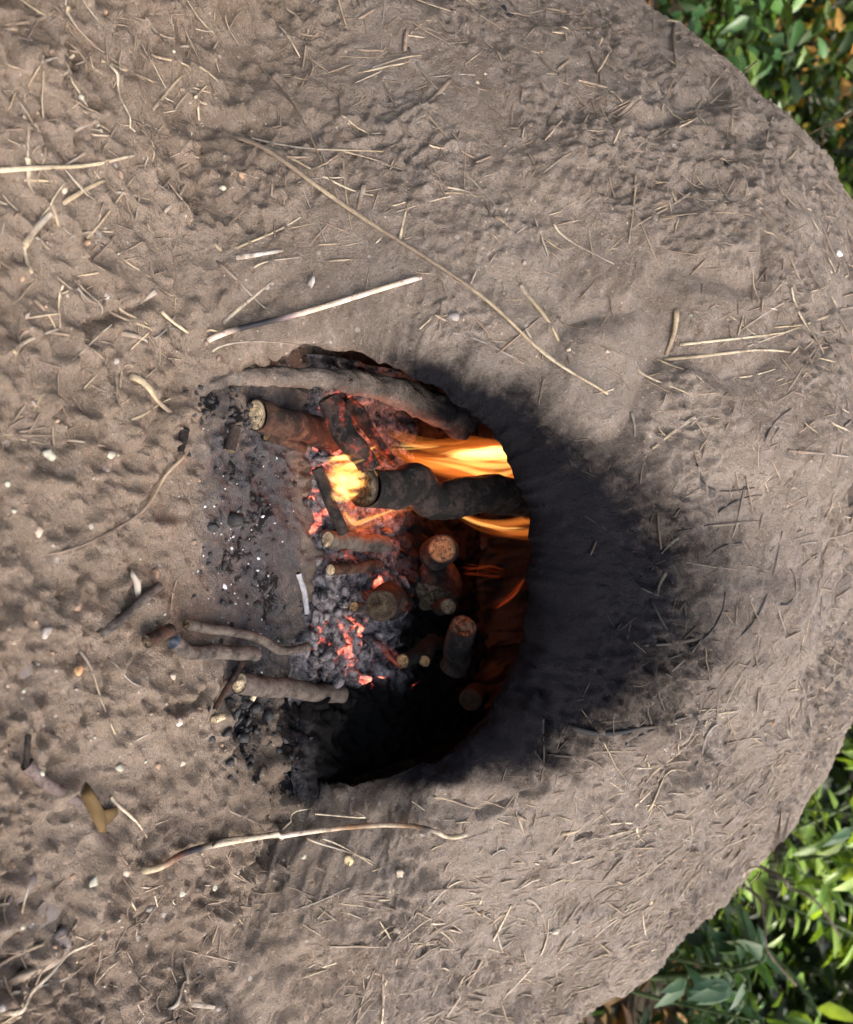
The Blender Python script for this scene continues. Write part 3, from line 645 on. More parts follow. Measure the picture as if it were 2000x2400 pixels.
# stalks worked into the clay of the dome: parts of the oven
OVEN_ST = [([(540, 330), (690, 420), (820, 500), (1000, 610), (1130, 700), (1230, 780), (1310, 850), (1420, 925)], 14, [DULL, DULL, TAN, DULL, DULL, TAN, TAN, PALE, TAN]),
    ([(1230, 770), (1310, 842), (1415, 918)], 8, [GREY, PALE, TAN]), ([(600, 350), (700, 400), (790, 440), (875, 465)], 9, [GREY, TAN, PALE, TAN]),
    ([(560, 330), (680, 360), (760, 365), (900, 358)], 8, [GREY, GREY, TAN]), ([(455, 225), (495, 285), (530, 345)], 11, [PALE, PALE]), ([(455, 230), (510, 250), (545, 270)], 8, [PALE, GREY]),
    ([(1300, 520), (1350, 565), (1430, 625)], 9, [PALE, GREY, GREY]), ([(1045, 440), (1080, 445), (1110, 450)], 8, [PALE, GREY]), ([(1080, 395), (1130, 440), (1185, 505)], 7, [DULL, GREY, DARK]),
    ([(1225, 660), (1260, 710), (1320, 790)], 16, [GREY, TAN, TAN]), ([(1570, 735), (1572, 780), (1565, 830)], 22, [TAN, TAN, DULL]), ([(1585, 812), (1680, 812), (1785, 800)], 9, [PALE, PALE, TAN]),
    ([(1570, 840), (1680, 842), (1760, 838), (1860, 870)], 10, [TAN, PALE, TAN]), ([(1495, 862), (1550, 900), (1605, 935)], 8, [TAN, PALE, TAN]), ([(1690, 895), (1730, 890), (1765, 880)], 7, [PALE]), ([(1550, 835), (1590, 870), (1625, 905)], 7, [TAN, PALE]),
    ([(938, 560), (945, 520), (955, 485)], 8, [PALE, TAN]), ([(560, 602), (620, 565), (705, 515)], 8, [TAN, PALE]), ([(440, 565), (490, 605)], 7, [TAN, PALE]), ([(520, 640), (580, 690), (625, 728)], 9, [DULL, GREY]),
    ([(530, 770), (570, 730), (640, 665)], 12, [GREY, PALE, GREY]), ([(560, 625), (610, 610), (665, 595)], 16, [GREY, (0.6, 0.58, 0.52), GREY]), ([(600, 640), (650, 620), (705, 605)], 6, [PALE, GREY]),
    ([(430, 520), (490, 485), (560, 452)], 12, [DULL, TAN, TAN]), ([(420, 500), (480, 465), (520, 440)], 8, [GREY, DULL]), ([(370, 500), (420, 450), (450, 410)], 8, [GREY, TAN]), ([(60, 575), (100, 520), (150, 470), (232, 425)], 16, [TAN, GREY, TAN, TAN]), ([(200, 560), (250, 490), (305, 415)], 6, [TAN, TAN]),
    ([(62, 640), (66, 600), (62, 570)], 11, [TAN, PALE]), ([(365, 125), (400, 145), (450, 165)], 8, [TAN, TAN]), ([(520, 210), (545, 250), (565, 300)], 12, [TAN, PALE, TAN]), ([(365, 255), (395, 215), (430, 175)], 10, [DULL, TAN]),
    ([(420, 0), (445, 60), (475, 140), (500, 220)], 7, [DARK, DULL, DARK]), ([(530, 30), (570, 110), (640, 215), (710, 300), (755, 400), (800, 490)], 6, [DULL, DULL, DARK, DULL, DULL]), ([(635, 60), (670, 100), (705, 145)], 8, [GREY, PALE]),
    ([(140, 0), (180, 60), (250, 130), (350, 190)], 8, [GREY, DULL, DULL]), ([(80, 5), (130, 35), (190, 70)], 9, [DARK, DULL]), ([(870, 165), (920, 150), (985, 140)], 10, [GREY, TAN]),
    ([(1320, 1690), (1400, 1705), (1460, 1700), (1525, 1688)], 20, [CHAR, CHAR, CHAR, DULL]), ([(1455, 1735), (1480, 1725), (1520, 1690)], 10, [CHAR, CHAR]), ([(1262, 1670), (1268, 1740), (1265, 1840)], 9, [CHAR, DARK, DULL]), ([(1275, 1758), (1320, 1760), (1370, 1768), (1410, 1800)], 9, [DARK, DULL, DULL]),
    ([(1540, 1535), (1600, 1500), (1650, 1450), (1670, 1380)], 10, [CHAR, CHAR, CHAR, DARK]), ([(1545, 1530), (1520, 1580), (1505, 1640)], 9, [CHAR, CHAR]), ([(1510, 1400), (1530, 1450), (1560, 1490)], 8, [CHAR, DARK]), ([(1570, 1245), (1650, 1230), (1740, 1220), (1900, 1210)], 5, [CHAR, DARK, DULL]),
    ([(1610, 1090), (1635, 1120), (1665, 1150), (1740, 1145)], 8, [CHAR, CHAR, DARK]), ([(1740, 1040), (1750, 1010), (1790, 970)], 9, [CHAR, DARK]), ([(1700, 1490), (1760, 1420), (1790, 1320), (1800, 1240)], 7, [CHAR, DARK, DARK]), ([(1800, 1410), (1825, 1400), (1835, 1360), (1825, 1330)], 7, [CHAR, DARK]), ([(1880, 1420), (1900, 1340), (1915, 1270)], 5, [DULL, DULL]),
    ([(1640, 1305), (1680, 1280), (1720, 1270)], 7, [DARK, CHAR]), ([(1670, 1200), (1720, 1170), (1760, 1160)], 7, [CHAR, DARK]), ([(1240, 845), (1150, 800), (1060, 780)], 6, [GREY, GREY]), ([(505, 835), (560, 815), (700, 808)], 6, [PALE, GREY, DULL]),
    ([(1500, 1870), (1540, 1810), (1580, 1760), (1640, 1690)], 8, [DULL, TAN, GREY]), ([(1520, 1900), (1560, 1830), (1600, 1800)], 8, [TAN, PALE]), ([(1410, 1935), (1450, 1930), (1480, 1925)], 8, [PALE, PALE]), ([(1495, 1920), (1497, 1955), (1520, 1985)], 9, [GREY, PALE, DULL]), ([(1490, 1890), (1540, 1850), (1575, 1800)], 10, [PALE, TAN, GREY]),
    ([(1430, 2060), (1500, 1990), (1540, 1940)], 8, [DULL, GREY]), ([(1390, 2190), (1480, 2130), (1560, 2090)], 8, [PALE, GREY]), ([(1350, 2160), (1420, 2100), (1500, 2080)], 7, [DARK, DULL]), ([(1180, 2350), (1230, 2270), (1270, 2210), (1290, 2150)], 9, [GREY, PALE, DULL]), ([(1050, 2390), (1120, 2280), (1180, 2190), (1205, 2130)], 12, [GREY, DULL, PALE, TAN]),
    ([(1240, 2120), (1270, 2140), (1280, 2180), (1265, 2220)], 12, [GREY, DULL, DARK]), ([(1130, 2140), (1133, 2110)], 9, [PALE, PALE]), ([(1150, 2400), (1220, 2370), (1265, 2340)], 9, [PALE, TAN]), ([(1000, 2170), (1040, 2180), (1090, 2200)], 9, [PALE, GREY]), ([(1000, 2130), (1060, 2080), (1120, 2070)], 8, [GREY, PALE, DULL]),
    ([(1560, 1680), (1580, 1700), (1575, 1740)], 6, [PALE]), ([(1640, 1720), (1650, 1690), (1660, 1680)], 7, [PALE]), ([(1150, 2000), (1180, 1990), (1190, 2000)], 8, [GREY]), ([(1310, 1945), (1340, 1940), (1365, 1935)], 14, [TAN, TAN]), ([(1020, 1880), (1090, 1895), (1150, 1905)], 8, [TAN, DULL])]
for pts, wd, cols in OVEN_ST: stalk('straw', pts, wd, cols, oven)
GROUND_ST = [([(0, 828), (60, 800), (135, 770)], 10, [TAN, GREY]), ([(115, 1000), (0, 1020)], 5, [DULL, DULL]), ([(300, 880), (340, 920), (388, 975)], 20, [TAN, TAN, DULL]), ([(290, 985), (350, 955), (420, 925)], 7, [TAN, TAN]), ([(270, 910), (280, 860), (300, 860)], 6, [TAN]),
    ([(400, 1430), (412, 1390), (430, 1350)], 7, [TAN, TAN]), ([(150, 1030), (200, 1040), (250, 1048)], 6, [GREY, DULL]), ([(185, 1520), (200, 1570), (215, 1620), (255, 1715)], 8, [GREY, DULL, TAN]), ([(250, 1540), (275, 1580), (300, 1605)], 6, [GREY, GREY]), ([(252, 1865), (280, 1900), (333, 1960)], 9, [PALE, PALE]), ([(245, 1950), (260, 1990), (275, 2020)], 6, [DULL]),
    ([(435, 2325), (450, 2280), (455, 2250)], 10, [PALE, PALE]), ([(495, 2240), (510, 2190), (527, 2140)], 6, [TAN, TAN]), ([(720, 1955), (780, 1990), (870, 2030)], 8, [PALE, GREY, TAN]), ([(755, 1955), (800, 1990), (875, 2040)], 6, [GREY, PALE]), ([(640, 2110), (720, 2110), (780, 2090), (820, 2075)], 5, [GREY, GREY]), ([(800, 2140), (830, 2148), (865, 2165)], 6, [PALE, GREY]), ([(395, 2105), (410, 2120)], 5, [PALE]),
    ([(0, 2270), (80, 2215), (160, 2180)], 9, [DULL, TAN, DULL]), ([(40, 2320), (130, 2300), (230, 2270)], 8, [DARK, GREY, DULL]), ([(10, 2325), (60, 2322)], 9, [PALE]), ([(0, 2125), (60, 2110)], 6, [GREY, GREY]), ([(890, 2370), (898, 2320), (905, 2280)], 8, [PALE, PALE]), ([(825, 2380), (900, 2230), (980, 2150)], 8, [DULL, DARK, DULL]), ([(860, 2285), (905, 2275)], 7, [PALE]), ([(755, 2265), (790, 2255)], 6, [PALE]), ([(285, 1740), (320, 1725), (340, 1700)], 5, [PALE, GREY]), ([(350, 1928), (395, 1915)], 5, [TAN]),
    ([(510, 1885), (545, 1910), (565, 1930)], 8, [DULL, GREY]), ([(480, 1640), (470, 1690)], 5, [DULL]), ([(25, 75), (0, 72)], 8, [TAN]), ([(0, 80), (50, 105)], 6, [GREY]), ([(40, 165), (90, 150)], 8, [GREY]), ([(230, 145), (300, 165), (370, 190)], 8, [TAN, TAN]), ([(60, 420), (140, 430)], 7, [TAN, TAN]), ([(0, 470), (25, 478)], 6, [PALE])]
for pts, wd, cols in GROUND_ST: stalk('straw', pts, wd, cols, ground)

def rand_straw(n, xr, yr, parent, lmin, lmax, ok):
    k = 0
    while k < n:
        a_, b_ = rng.uniform(*xr), rng.uniform(*yr); P = hit(a_, b_)[0]
        if not ok(P): continue
        th = rng.uniform(0, math.pi) if b_ < 1500 else (-0.85 + rng.normal(0, 0.45)); L = rng.uniform(lmin, lmax); dx, dy = math.cos(th) * L, math.sin(th) * L; bx, by = rng.normal(0, L * 0.03, 2)
        cl = [PALE, TAN, GREY, DULL, DULL, GREY, DARK, DULL, GREY][rng.integers(0, 9)]; cl2 = [TAN, DULL, GREY][rng.integers(0, 3)]
        stalk('straw', [(a_ - dx / 2, b_ - dy / 2), (a_ + bx, b_ + by), (a_ + dx / 2, b_ + dy / 2)], min(18, rng.lognormal(math.log(7), 0.42)), [cl, cl2], parent, n=int(8 + L / 14), flat=0.35); k += 1
rand_straw(80, (560, 1950), (20, 2380), oven, 40, 170, lambda P: mouth_dist(P[None])[0] > 0.09 and P[2] > 0.03)
rand_straw(55, (0, 520), (0, 2400), ground, 30, 130, lambda P: mouth_dist(P[None])[0] > 0.02 and P[2] < 0.01 and not (-0.06 < P[0] < 0.16 and P[1] > 0.41))

# finer fibres of chopped straw all over the clay
def fibres(P0, T, L, r, tint, npt=6):
    N0 = len(P0); s = np.linspace(-0.5, 0.5, npt); bend = nrm(rng.normal(size=(N0, 3))) * (rng.uniform(0, 0.07, N0) * L)[:, None]
    Q = P0[:, None] + T[:, None] * (s[None] * L[:, None])[..., None] + bend[:, None] * (s[None, :, None] ** 2) * 4 * 0.5
    S, N = settle(Q.reshape(-1, 3), np.repeat(r, npt) * rng.uniform(-0.4, 0.9, N0).repeat(npt))
    S = S.reshape(N0, npt, 3); N = N.reshape(N0, npt, 3)
    ends = S[:, :1] * (1 - (s + .5))[None, :, None] + S[:, -1:] * (s + .5)[None, :, None]; S = S * 0.30 + ends * 0.70 + N * (r * 0.6)[:, None, None]
    Tn = nrm(np.gradient(S, axis=1)); Sd = nrm(np.cross(Tn, N)); prof = np.array([0.6, 1, 1, 1, 0.9, 0.35])[None, :, None] * r[:, None, None]
    ring = np.stack([S + Sd * prof, S + N * prof * 0.7, S - Sd * prof, S - N * prof * 0.4], 2)
    v = ring.reshape(-1, 3); base = grid_faces(npt, 4, True); f = (base[None] + (np.arange(N0) * npt * 4)[:, None, None]).reshape(-1, 4)
    return v, f, np.repeat(tint, npt * 4, axis=0)
def dome_points(n):
    d = nrm(rng.normal(size=(n * 4, 3))); d[:, 2] = np.abs(d[:, 2]); d = d[(d[:, 2] > 0.42)]
    P = CEN + d * R; P = P[(P[:, 1] < CEN[1] + 0.25)]; md = mouth_dist(P)
    keepp = (md > 0.035) & (rng.uniform(0, 1, len(P)) < np.clip(0.18 + md * 2.2, 0, 1)); return P[keepp][:n]
def tangents(P, along):
    d = nrm(P - CEN); h = nrm(np.cross(d, V(0, 0, 1))); m = np.cross(h, d)
    a = rng.uniform(-math.pi, math.pi, len(P)); right = sstep(0.05, 0.35, P[:, 0]) * along
    a = np.where(rng.uniform(0, 1, len(P)) < right, math.pi / 2 + rng.normal(0, 0.45, len(P)) + 0.25, a)
    return h * np.cos(a)[:, None] + m * np.sin(a)[:, None]
P0 = dome_points(17000); P0 = P0[(rng.uniform(0, 1, len(P0)) < np.where(P0[:, 0] > 0.12, 1.0, 0.45))]
n = len(P0); L = np.minimum(rng.lognormal(math.log(0.015), 0.6, n), 0.045); r = rng.lognormal(math.log(0.00055), 0.4, n)
tt = np.where(rng.uniform(0, 1, (n, 1)) < (0.14 + 0.26 * sstep(0.05, 0.25, P0[:, 0]))[:, None], tints(n, ST_PALE), tints(n, ST_DULL) * 1.15)
tt = tt * (1 - 0.93 * np.clip(soot_at(P0, mouth_dist(P0), polar(P0)[1]) * 1.1, 0, 1))[:, None]
v, f, t = fibres(P0, tangents(P0, 0.75), L, r, tt)
tag(mesh('straw_fibres', v, f, MAT_STRAW, oven, attrs=dict(tint=t)), 'chopped straw fibres in the clay skin of the dome', kind='stuff')
n = 3000; P0 = np.stack([rng.uniform(-0.46, 0.5, n), rng.uniform(0.18, 0.62, n), np.zeros(n)], 1); P0 = P0[(mouth_dist(P0) > 0.0)]; n = len(P0)
a = rng.uniform(0, 6.28, n); T = np.stack([np.cos(a), np.sin(a), 0 * a], 1); L = rng.lognormal(math.log(0.011), 0.55, n); r = rng.uniform(0.0003, 0.0008, n)
v, f, t = fibres(P0, T, L, r, np.where(rng.uniform(0, 1, (n, 1)) < 0.2, tints(n, ST_PALE), tints(n, ST_DULL)))
tag(mesh('straw_fibres', v, f, MAT_STRAW, ground, attrs=dict(tint=t)), 'fine straw chaff trodden into the ground', kind='stuff')

# ------------------------------------------------------------------ grit and pebbles
def lump(seed, amp=0.35, sub=2):
    import bmesh
    bm = bmesh.new(); bmesh.ops.create_icosphere(bm, subdivisions=sub, radius=1.0)
    co = np.array([v_.co[:] for v_ in bm.verts]); fs = np.array([[v_.index for v_ in f_.verts] for f_ in bm.faces]); bm.free()
    sc3 = np.random.default_rng(seed).uniform(0.6, 1.1, 3)
    return co * (1 + amp * pn(co, 0.9, seed * 3.3) * 1.6 + amp * 0.4 * pn(co, 2.4, seed))[:, None] * sc3, fs
PEB_COL = [(0.40, 0.33, 0.26), (0.34, 0.33, 0.26), (0.28, 0.19, 0.13), (0.20, 0.145, 0.11), (0.32, 0.22, 0.15), (0.24, 0.20, 0.17)]
peb = []
for k in range(12):
    co, fs = lump(k + 1, 0.7, 1); me_o = mesh('pebble', co, fs, MAT_PEBBLE, attrs=dict(tint=np.tile(np.array(PEB_COL[[1, 1, 2, 3, 4, 5, 2, 3, 4, 3, 5, 3][k]]), (len(co), 1)))); peb.append(me_o.data); bpy.data.objects.remove(me_o)
def scatter(name, datas, P, size, parent, sink=0.2):
    S, N = settle(P, 0.0)
    for k in range(len(P)):
        o = bpy.data.objects.new(name, datas[rng.integers(0, len(datas))]); COL.objects.link(o); attach(o, parent)
        s = size[k]; o.location = Vector(S[k] + N[k] * s * (1 - 2 * sink) * 0.5); o.scale = (s, s * rng.uniform(0.7, 1.1), s * rng.uniform(0.5, 0.9)); o.rotation_euler = tuple(rng.uniform(0, 6.28, 3))
n = 150; P0 = np.array([hit(a_, b_)[0] for a_, b_ in zip(rng.uniform(-60, 620, n), rng.uniform(-60, 2460, n))]); P0 = P0[mouth_dist(P0) > -0.2]
scatter('pebble', peb, P0, np.minimum(rng.lognormal(math.log(0.0015), 0.4, len(P0)), 0.003), ground)
P0 = dome_points(160); P0 = P0[mouth_dist(P0) > 0.05]; scatter('pebble', peb, P0, np.minimum(rng.lognormal(math.log(0.0015), 0.4, len(P0)), 0.003), oven)
def stone(px, py, wpx, col, parent, name='pebble', flat=0.6):
    if wpx > 50: flat = 0.22
    P = hit(px, py)[0]; co, fs = lump(px * 7 + py, 0.75, 2); s = wpx * 0.36 * 0.62 / F
    S, N = settle(P[None], 0.0); R3 = Matrix.Rotation(rng.uniform(0, 6.28), 3, 'Z'); z = Vector(N[0]); qd = z.to_track_quat('Z', 'Y').to_matrix() @ R3
    vv = (np.array(qd) @ (co * V(s, s, s * flat)).T).T + S[0] + N[0] * s * (0.12 if wpx <= 50 else 0.0)
    return mesh(name, vv, fs, MAT_PEBBLE, parent, attrs=dict(tint=np.tile(np.array(col), (len(co), 1))))
for px, py, wp, cl in [(133, 449, 17, PEB_COL[0]), (395, 1582, 24, PEB_COL[0]), (395, 1690, 24, (0.42, 0.38, 0.33)), (245, 1068, 26, PEB_COL[1]), (110, 1064, 30, PEB_COL[1]), (85, 1247, 30, PEB_COL[0]), (240, 1100, 38, (0.22, 0.18, 0.15)), (88, 1480, 30, (0.33, 0.30, 0.27)), (165, 1570, 24, (0.42, 0.24, 0.12)), (60, 1570, 60, (0.135, 0.115, 0.105)), (455, 752, 22, PEB_COL[0]), (620, 868, 14, PEB_COL[0]), (732, 665, 34, (0.36, 0.33, 0.31)),
                       (280, 2040, 24, PEB_COL[0]), (500, 2078, 24, PEB_COL[1]), (418, 1787, 26, PEB_COL[0]), (360, 2130, 34, (0.20, 0.19, 0.17)), (425, 2092, 26, PEB_COL[1]), (280, 1800, 30, PEB_COL[1]), (200, 2062, 24, PEB_COL[1]), (165, 2055, 18, PEB_COL[2]), (60, 2080, 70, (0.135, 0.115, 0.105)), (110, 2140, 76, (0.135, 0.115, 0.105)), (130, 2200, 60, (0.135, 0.115, 0.105)), (940, 2058, 30, PEB_COL[0]), (820, 2045, 38, (0.46, 0.38, 0.22)), (930, 2165, 38, PEB_COL[0]), (710, 2035, 20, PEB_COL[1]), (375, 1345, 30, (0.30, 0.20, 0.13)), (170, 1420, 30, (0.30, 0.21, 0.15))]:
    stone(px, py, wp, cl, ground)
for px, py, wp, cl in [(1872, 640, 34, (0.62, 0.60, 0.58)), (1850, 680, 18, PEB_COL[0]), (1117, 197, 17, PEB_COL[0]), (1135, 180, 14, PEB_COL[0]), (1190, 168, 11, PEB_COL[0]), (1190, 485, 16, PEB_COL[0]), (1950, 448, 17, PEB_COL[0]), (1140, 438, 11, PEB_COL[0]), (1340, 815, 20, PEB_COL[0]), (1420, 825, 22, PEB_COL[0]), (1945, 1000, 26, PEB_COL[1]), (1520, 2108, 24, (0.55, 0.44, 0.28)), (1605, 2015, 26, (0.36, 0.24, 0.16)), (1300, 2180, 34, (0.50, 0.45, 0.36)), (1795, 1685, 16, (0.36, 0.18, 0.10)), (1060, 745, 34, (0.22, 0.20, 0.19)), (1180, 20, 30, CHAR), (1190, 50, 24, CHAR), (1260, 140, 12, (0.42, 0.26, 0.16)), (1380, 2165, 14, (0.45, 0.28, 0.18))]:
    stone(px, py, wp, cl, oven)

# ------------------------------------------------------------------ fallen leaf, twigs and charred bits on the ground
def flat_leaf(name, outline_px, label, tint, curl=0.004):
    P = np.array([hit(a, b)[0] for a, b in outline_px]); S, N = settle(P, 0.002); c = S.mean(0); S = S + N * (pn(S, 60) * curl)[:, None]
    Sm = (S + c) / 2 + N * 0.002; k = len(S); v = np.vstack([S, Sm, c[None] + N[:1] * 0.003])
    f = [(i, (i + 1) % k, k + (i + 1) % k) for i in range(k)] + [(i, k + (i + 1) % k, k + i) for i in range(k)] + [(k + i, k + (i + 1) % k, 2 * k) for i in range(k)]
    o = mesh(name, v, np.array(f), MAT_LITTER, smooth=True, attrs=dict(tint=np.tile(np.array(tint), (len(v), 1)))); m = o.modifiers.new('thick', 'SOLIDIFY'); m.thickness = 0.0004
    return tag(o, label, 'leaf')
flat_leaf('fallen_leaf', [(186, 1830), (205, 1840), (215, 1880), (235, 1895), (258, 1885), (262, 1905), (248, 1925), (235, 1935), (236, 1950), (215, 1945), (205, 1900), (192, 1870)], 'yellow-brown dry leaf lying on the ground right of the oven', (0.105, 0.066, 0.024), 0.002)
flat_leaf('fallen_leaf', [(0, 2290), (60, 2270), (130, 2215), (175, 2220), (150, 2265), (90, 2280), (30, 2310)], 'broad grey-brown dry leaf in the corner of the ground', (0.25, 0.20, 0.15))
flat_leaf('husk', [(308, 1332), (318, 1335), (325, 1360), (323, 1400), (317, 1400), (312, 1365), (306, 1350)], 'white curled husk beside the half-buried grey twig', (0.48, 0.43, 0.35), 0.008)

def wood_material(name, bark1, bark2, char_shade=0.0, ash=0.3, glow=0.0):
    t = NT(name); p = t.pos()
    c = t.mix(t.ramp(t.noise(p, 90, 5, 0.7), 0.3, 0.7), bark1, bark2)
    c = t.mix(t.math('MULTIPLY', t.ramp(t.noise(p, 60, 5, 0.7, 0, (4, 2, 9)), 0.62 - 0.3 * char_shade, 0.72 - 0.3 * char_shade), min(1, char_shade * 1.6)), c, (0.013, 0.012, 0.012))
    c = t.mix(t.math('MULTIPLY', t.ramp(t.noise(p, 140, 5, 0.75, 0, (8, 2, 1)), 0.58, 0.70), ash), c, (0.30, 0.29, 0.30))
    c = t.mix(t.math('MULTIPLY', t.ramp(t.noise(p, 220, 5, 0.8, 0.5, (1, 1, 6)), 0.52, 0.66), 0.55), c, (0.028, 0.022, 0.018))
    b = t.bsdf(c, 0.88, 0.2, t.bump(t.noise(p, 200, 6, 0.8, 0.4), 1.0, 0.004))
    if glow:
        g = t.math('MULTIPLY', t.ramp(t.noise(p, 75, 4, 0.65, 0, (2, 9, 4)), 0.52, 0.70), glow)
        b.inputs['Emission Color'].default_value = (1.0, 0.10, 0.035, 1); t.link(g, b.inputs['Emission Strength'])
    return t.m
MAT_W_GREY = wood_material('grey_bark', (0.070, 0.058, 0.050), (0.17, 0.142, 0.120), 0.35, 0.35)
MAT_W_RED = wood_material('red_brown_bark', (0.050, 0.025, 0.017), (0.115, 0.064, 0.044), 0.5, 0.2)
MAT_W_CHAR = wood_material('charred_bark', (0.018, 0.015, 0.014), (0.070, 0.052, 0.044), 0.6, 0.22)
MAT_W_HOT = wood_material('burning_bark', (0.022, 0.017, 0.015), (0.09, 0.06, 0.05), 0.6, 0.35, 0.13)
def end_material(name, c1, c2, dark):
    t = NT(name); p = t.pos()
    c = t.mix(t.ramp(t.noise(p, 150, 5, 0.7, 1.0), 0.3, 0.65), c1, c2); c = t.mix(t.ramp(t.noise(p, 260, 5, 0.75, 0, (3, 3, 8)), 0.60 - dark * 0.3, 0.68 - dark * 0.2), c, (0.020, 0.014, 0.010))
    rr = t.attr('rim'); wob = t.math('ADD', t.math('MULTIPLY', rr, 34.0), t.math('MULTIPLY', t.noise(p, 120, 3), 9.0))
    c = t.mix(t.math('MULTIPLY', t.ramp(t.math('SINE', wob), 0.2, 0.9), 0.45), c, (0.075, 0.045, 0.024))
    c = t.mix(t.ramp(rr, 0.84, 0.95), c, (0.030, 0.022, 0.017))
    t.bsdf(c, 0.85, 0.2, t.bump(t.noise(p, 330, 5, 0.75), 0.8, 0.0015)); return t.m
MAT_END_PALE = end_material('pale_cut_wood', (0.34, 0.23, 0.125), (0.66, 0.53, 0.35), 0.15)
MAT_END_TAN = end_material('tan_cut_wood', (0.13, 0.078, 0.036), (0.30, 0.195, 0.095), 0.3)
MAT_END_DARK = end_material('charred_cut_wood', (0.040, 0.031, 0.022), (0.15, 0.118, 0.078), 0.5)
MAT_END_HOLLOW = end_material('hollow_cut_wood', (0.060, 0.042, 0.026), (0.19, 0.135, 0.085), 0.5)
MAT_END_BLACK = end_material('black_cut_wood', (0.012, 0.011, 0.010), (0.030, 0.026, 0.024), 0.5)
MAT_W_BLACK = wood_material('black_bark', (0.008, 0.008, 0.008), (0.020, 0.018, 0.017), 0.5, 0.05)
def stick(name, pts, rpx, label, mat=None, end_mat=None, both=False, cut=0.0, bump=0.28, n=26, sides=20, jag=0.55, cat='firewood', group=None, taper=1.0):
    """pts: (px, py, distance from the camera); rpx: radius in photo pixels at the near end"""
    P = np.array([ont(a, b, c) for a, b, c in pts]); c = catmull(P, n); r = rpx * pts[0][2] / F; c = c + np.stack([pn(c, 28, k_ * 4.0 + pts[0][0]) for k_ in range(3)], 1) * r * 0.9
    o = empty(name, (c[0][0], c[0][1], c[0][2]), label, cat, group)
    rad = r * np.linspace(1, taper, n) * (1 + 0.07 * pn(np.stack([np.linspace(0, 6, n)] * 3, 1), 1.0, pts[0][0]))
    v, f = tube(c, rad, sides, bump=bump, seed=pts[0][1] * 0.013, caps=False)
    if not end_mat: f += [tuple(range((n - 1) * sides, n * sides))]
    mesh('bark', v, f, mat or MAT_W_GREY, o)
    for k in ([0, n - 1] if both else [0]):
        ring = v[k * sides:(k + 1) * sides]; ce = ring.mean(0); ax = nrm(c[0] - c[1]) if k == 0 else nrm(c[-1] - c[-2])
        rings = []; m = 5
        for q in range(m + 1):
            s = 1 - q / m * 0.92; rr = ce + (ring - ce) * s; d = (pn(rr * 1.0, 0.9 / r, pts[0][1]) + 0.6 * pn(rr, 2.2 / r)) * r * jag * (0 if q == 0 else 1)
            d = d + cut * r * ((ring - ce) @ UPV / r) * s
            rings.append(rr + ax * d[:, None] + ax * (0.0 if q == 0 else 0.02 * r))
        vv = np.vstack(rings); ff = [tuple(int(x) for x in z) for z in grid_faces(m + 1, sides, True)] + [tuple(range(m * sides, (m + 1) * sides))]
        mesh('cut_end', vv, ff, end_mat or MAT_END_DARK, o, attrs=dict(rim=np.repeat([1 - q / m * 0.92 for q in range(m + 1)], sides)))
    if not both: mesh('cut_end', np.vstack([v[(n - 1) * sides:], (v[(n - 1) * sides:].mean(0) + nrm(c[-1] - c[-2]) * r * 0.5)[None]]), [(i, (i + 1) % sides, sides) for i in range(sides)], MAT_END_DARK, o)
    return o
# logs and sticks in the fire (distance in metres along the line of sight puts each on the hearth or on its neighbours)
lp = [(440, 925, 0.594, 12), (500, 898, 0.599, 17), (580, 882, 0.612, 21), (660, 884, 0.627, 23), (771, 888, 0.648, 25), (880, 905, 0.68, 30), (980, 940, 0.71, 36), (1090, 990, 0.75, 42)]
lc = catmull(np.array([ont(a, b, c_) for a, b, c_, _ in lp]), 110); lr = np.interp(np.linspace(0, 1, 110), np.linspace(0, 1, len(lp)), [q_[3] * q_[2] / F for q_ in lp])
v, f = tube(lc, lr, 48, bump=0.28, seed=2.0); v = np.asarray(v); v = v + nrm(v - np.repeat(lc, 48, axis=0)) * (pn(v, 90, 3) * 0.003 + pn(v, 220, 6) * 0.0022)[:, None]
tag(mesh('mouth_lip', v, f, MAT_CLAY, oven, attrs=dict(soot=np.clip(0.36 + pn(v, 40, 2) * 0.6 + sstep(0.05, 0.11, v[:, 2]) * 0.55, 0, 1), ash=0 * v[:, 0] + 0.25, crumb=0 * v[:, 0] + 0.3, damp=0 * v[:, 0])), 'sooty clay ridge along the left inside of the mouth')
stick('log', [(602, 980, 0.628), (690, 1000, 0.665), (800, 1030, 0.71)], 38, 'cut log with a pale splintered end at the left of the fire', MAT_W_RED, MAT_END_PALE, jag=0.35, cut=0.2)
stick('stick', [(622, 1022, 0.640), (670, 1035, 0.655), (712, 1048, 0.668)], 12, 'thin reddish stick under the cut log', MAT_W_RED, MAT_END_TAN)
stick('stick', [(770, 925, 0.652), (810, 1010, 0.648), (858, 1108, 0.652)], 27, 'dark brown stick slanting down onto the charred log', MAT_W_HOT, MAT_END_DARK, n=30)
stick('stick', [(812, 935, 0.70), (860, 1000, 0.70), (915, 1078, 0.70)], 22, 'split charred stick behind the slanting stick', MAT_W_HOT, MAT_END_DARK, taper=0.4, bump=0.3)
stick('log', [(862, 1122, 0.655), (960, 1140, 0.685), (1080, 1160, 0.73), (1260, 1188, 0.80)], 50, 'thick charred log with broken end in the middle of the flames', MAT_W_CHAR, MAT_END_DARK, jag=0.9, n=40, sides=24, bump=0.34, cut=0.35)
stick('log', [(1040, 1287, 0.735), (1010, 1300, 0.80), (985, 1315, 0.87)], 37, 'log standing with its round tan end facing out of the fire', MAT_W_CHAR, MAT_END_TAN, jag=0.12, sides=24)
stick('stick', [(772, 1263, 0.672), (830, 1270, 0.695), (905, 1282, 0.73)], 21, 'small grey stick with pale end in front of the flames', MAT_W_GREY, MAT_END_PALE)
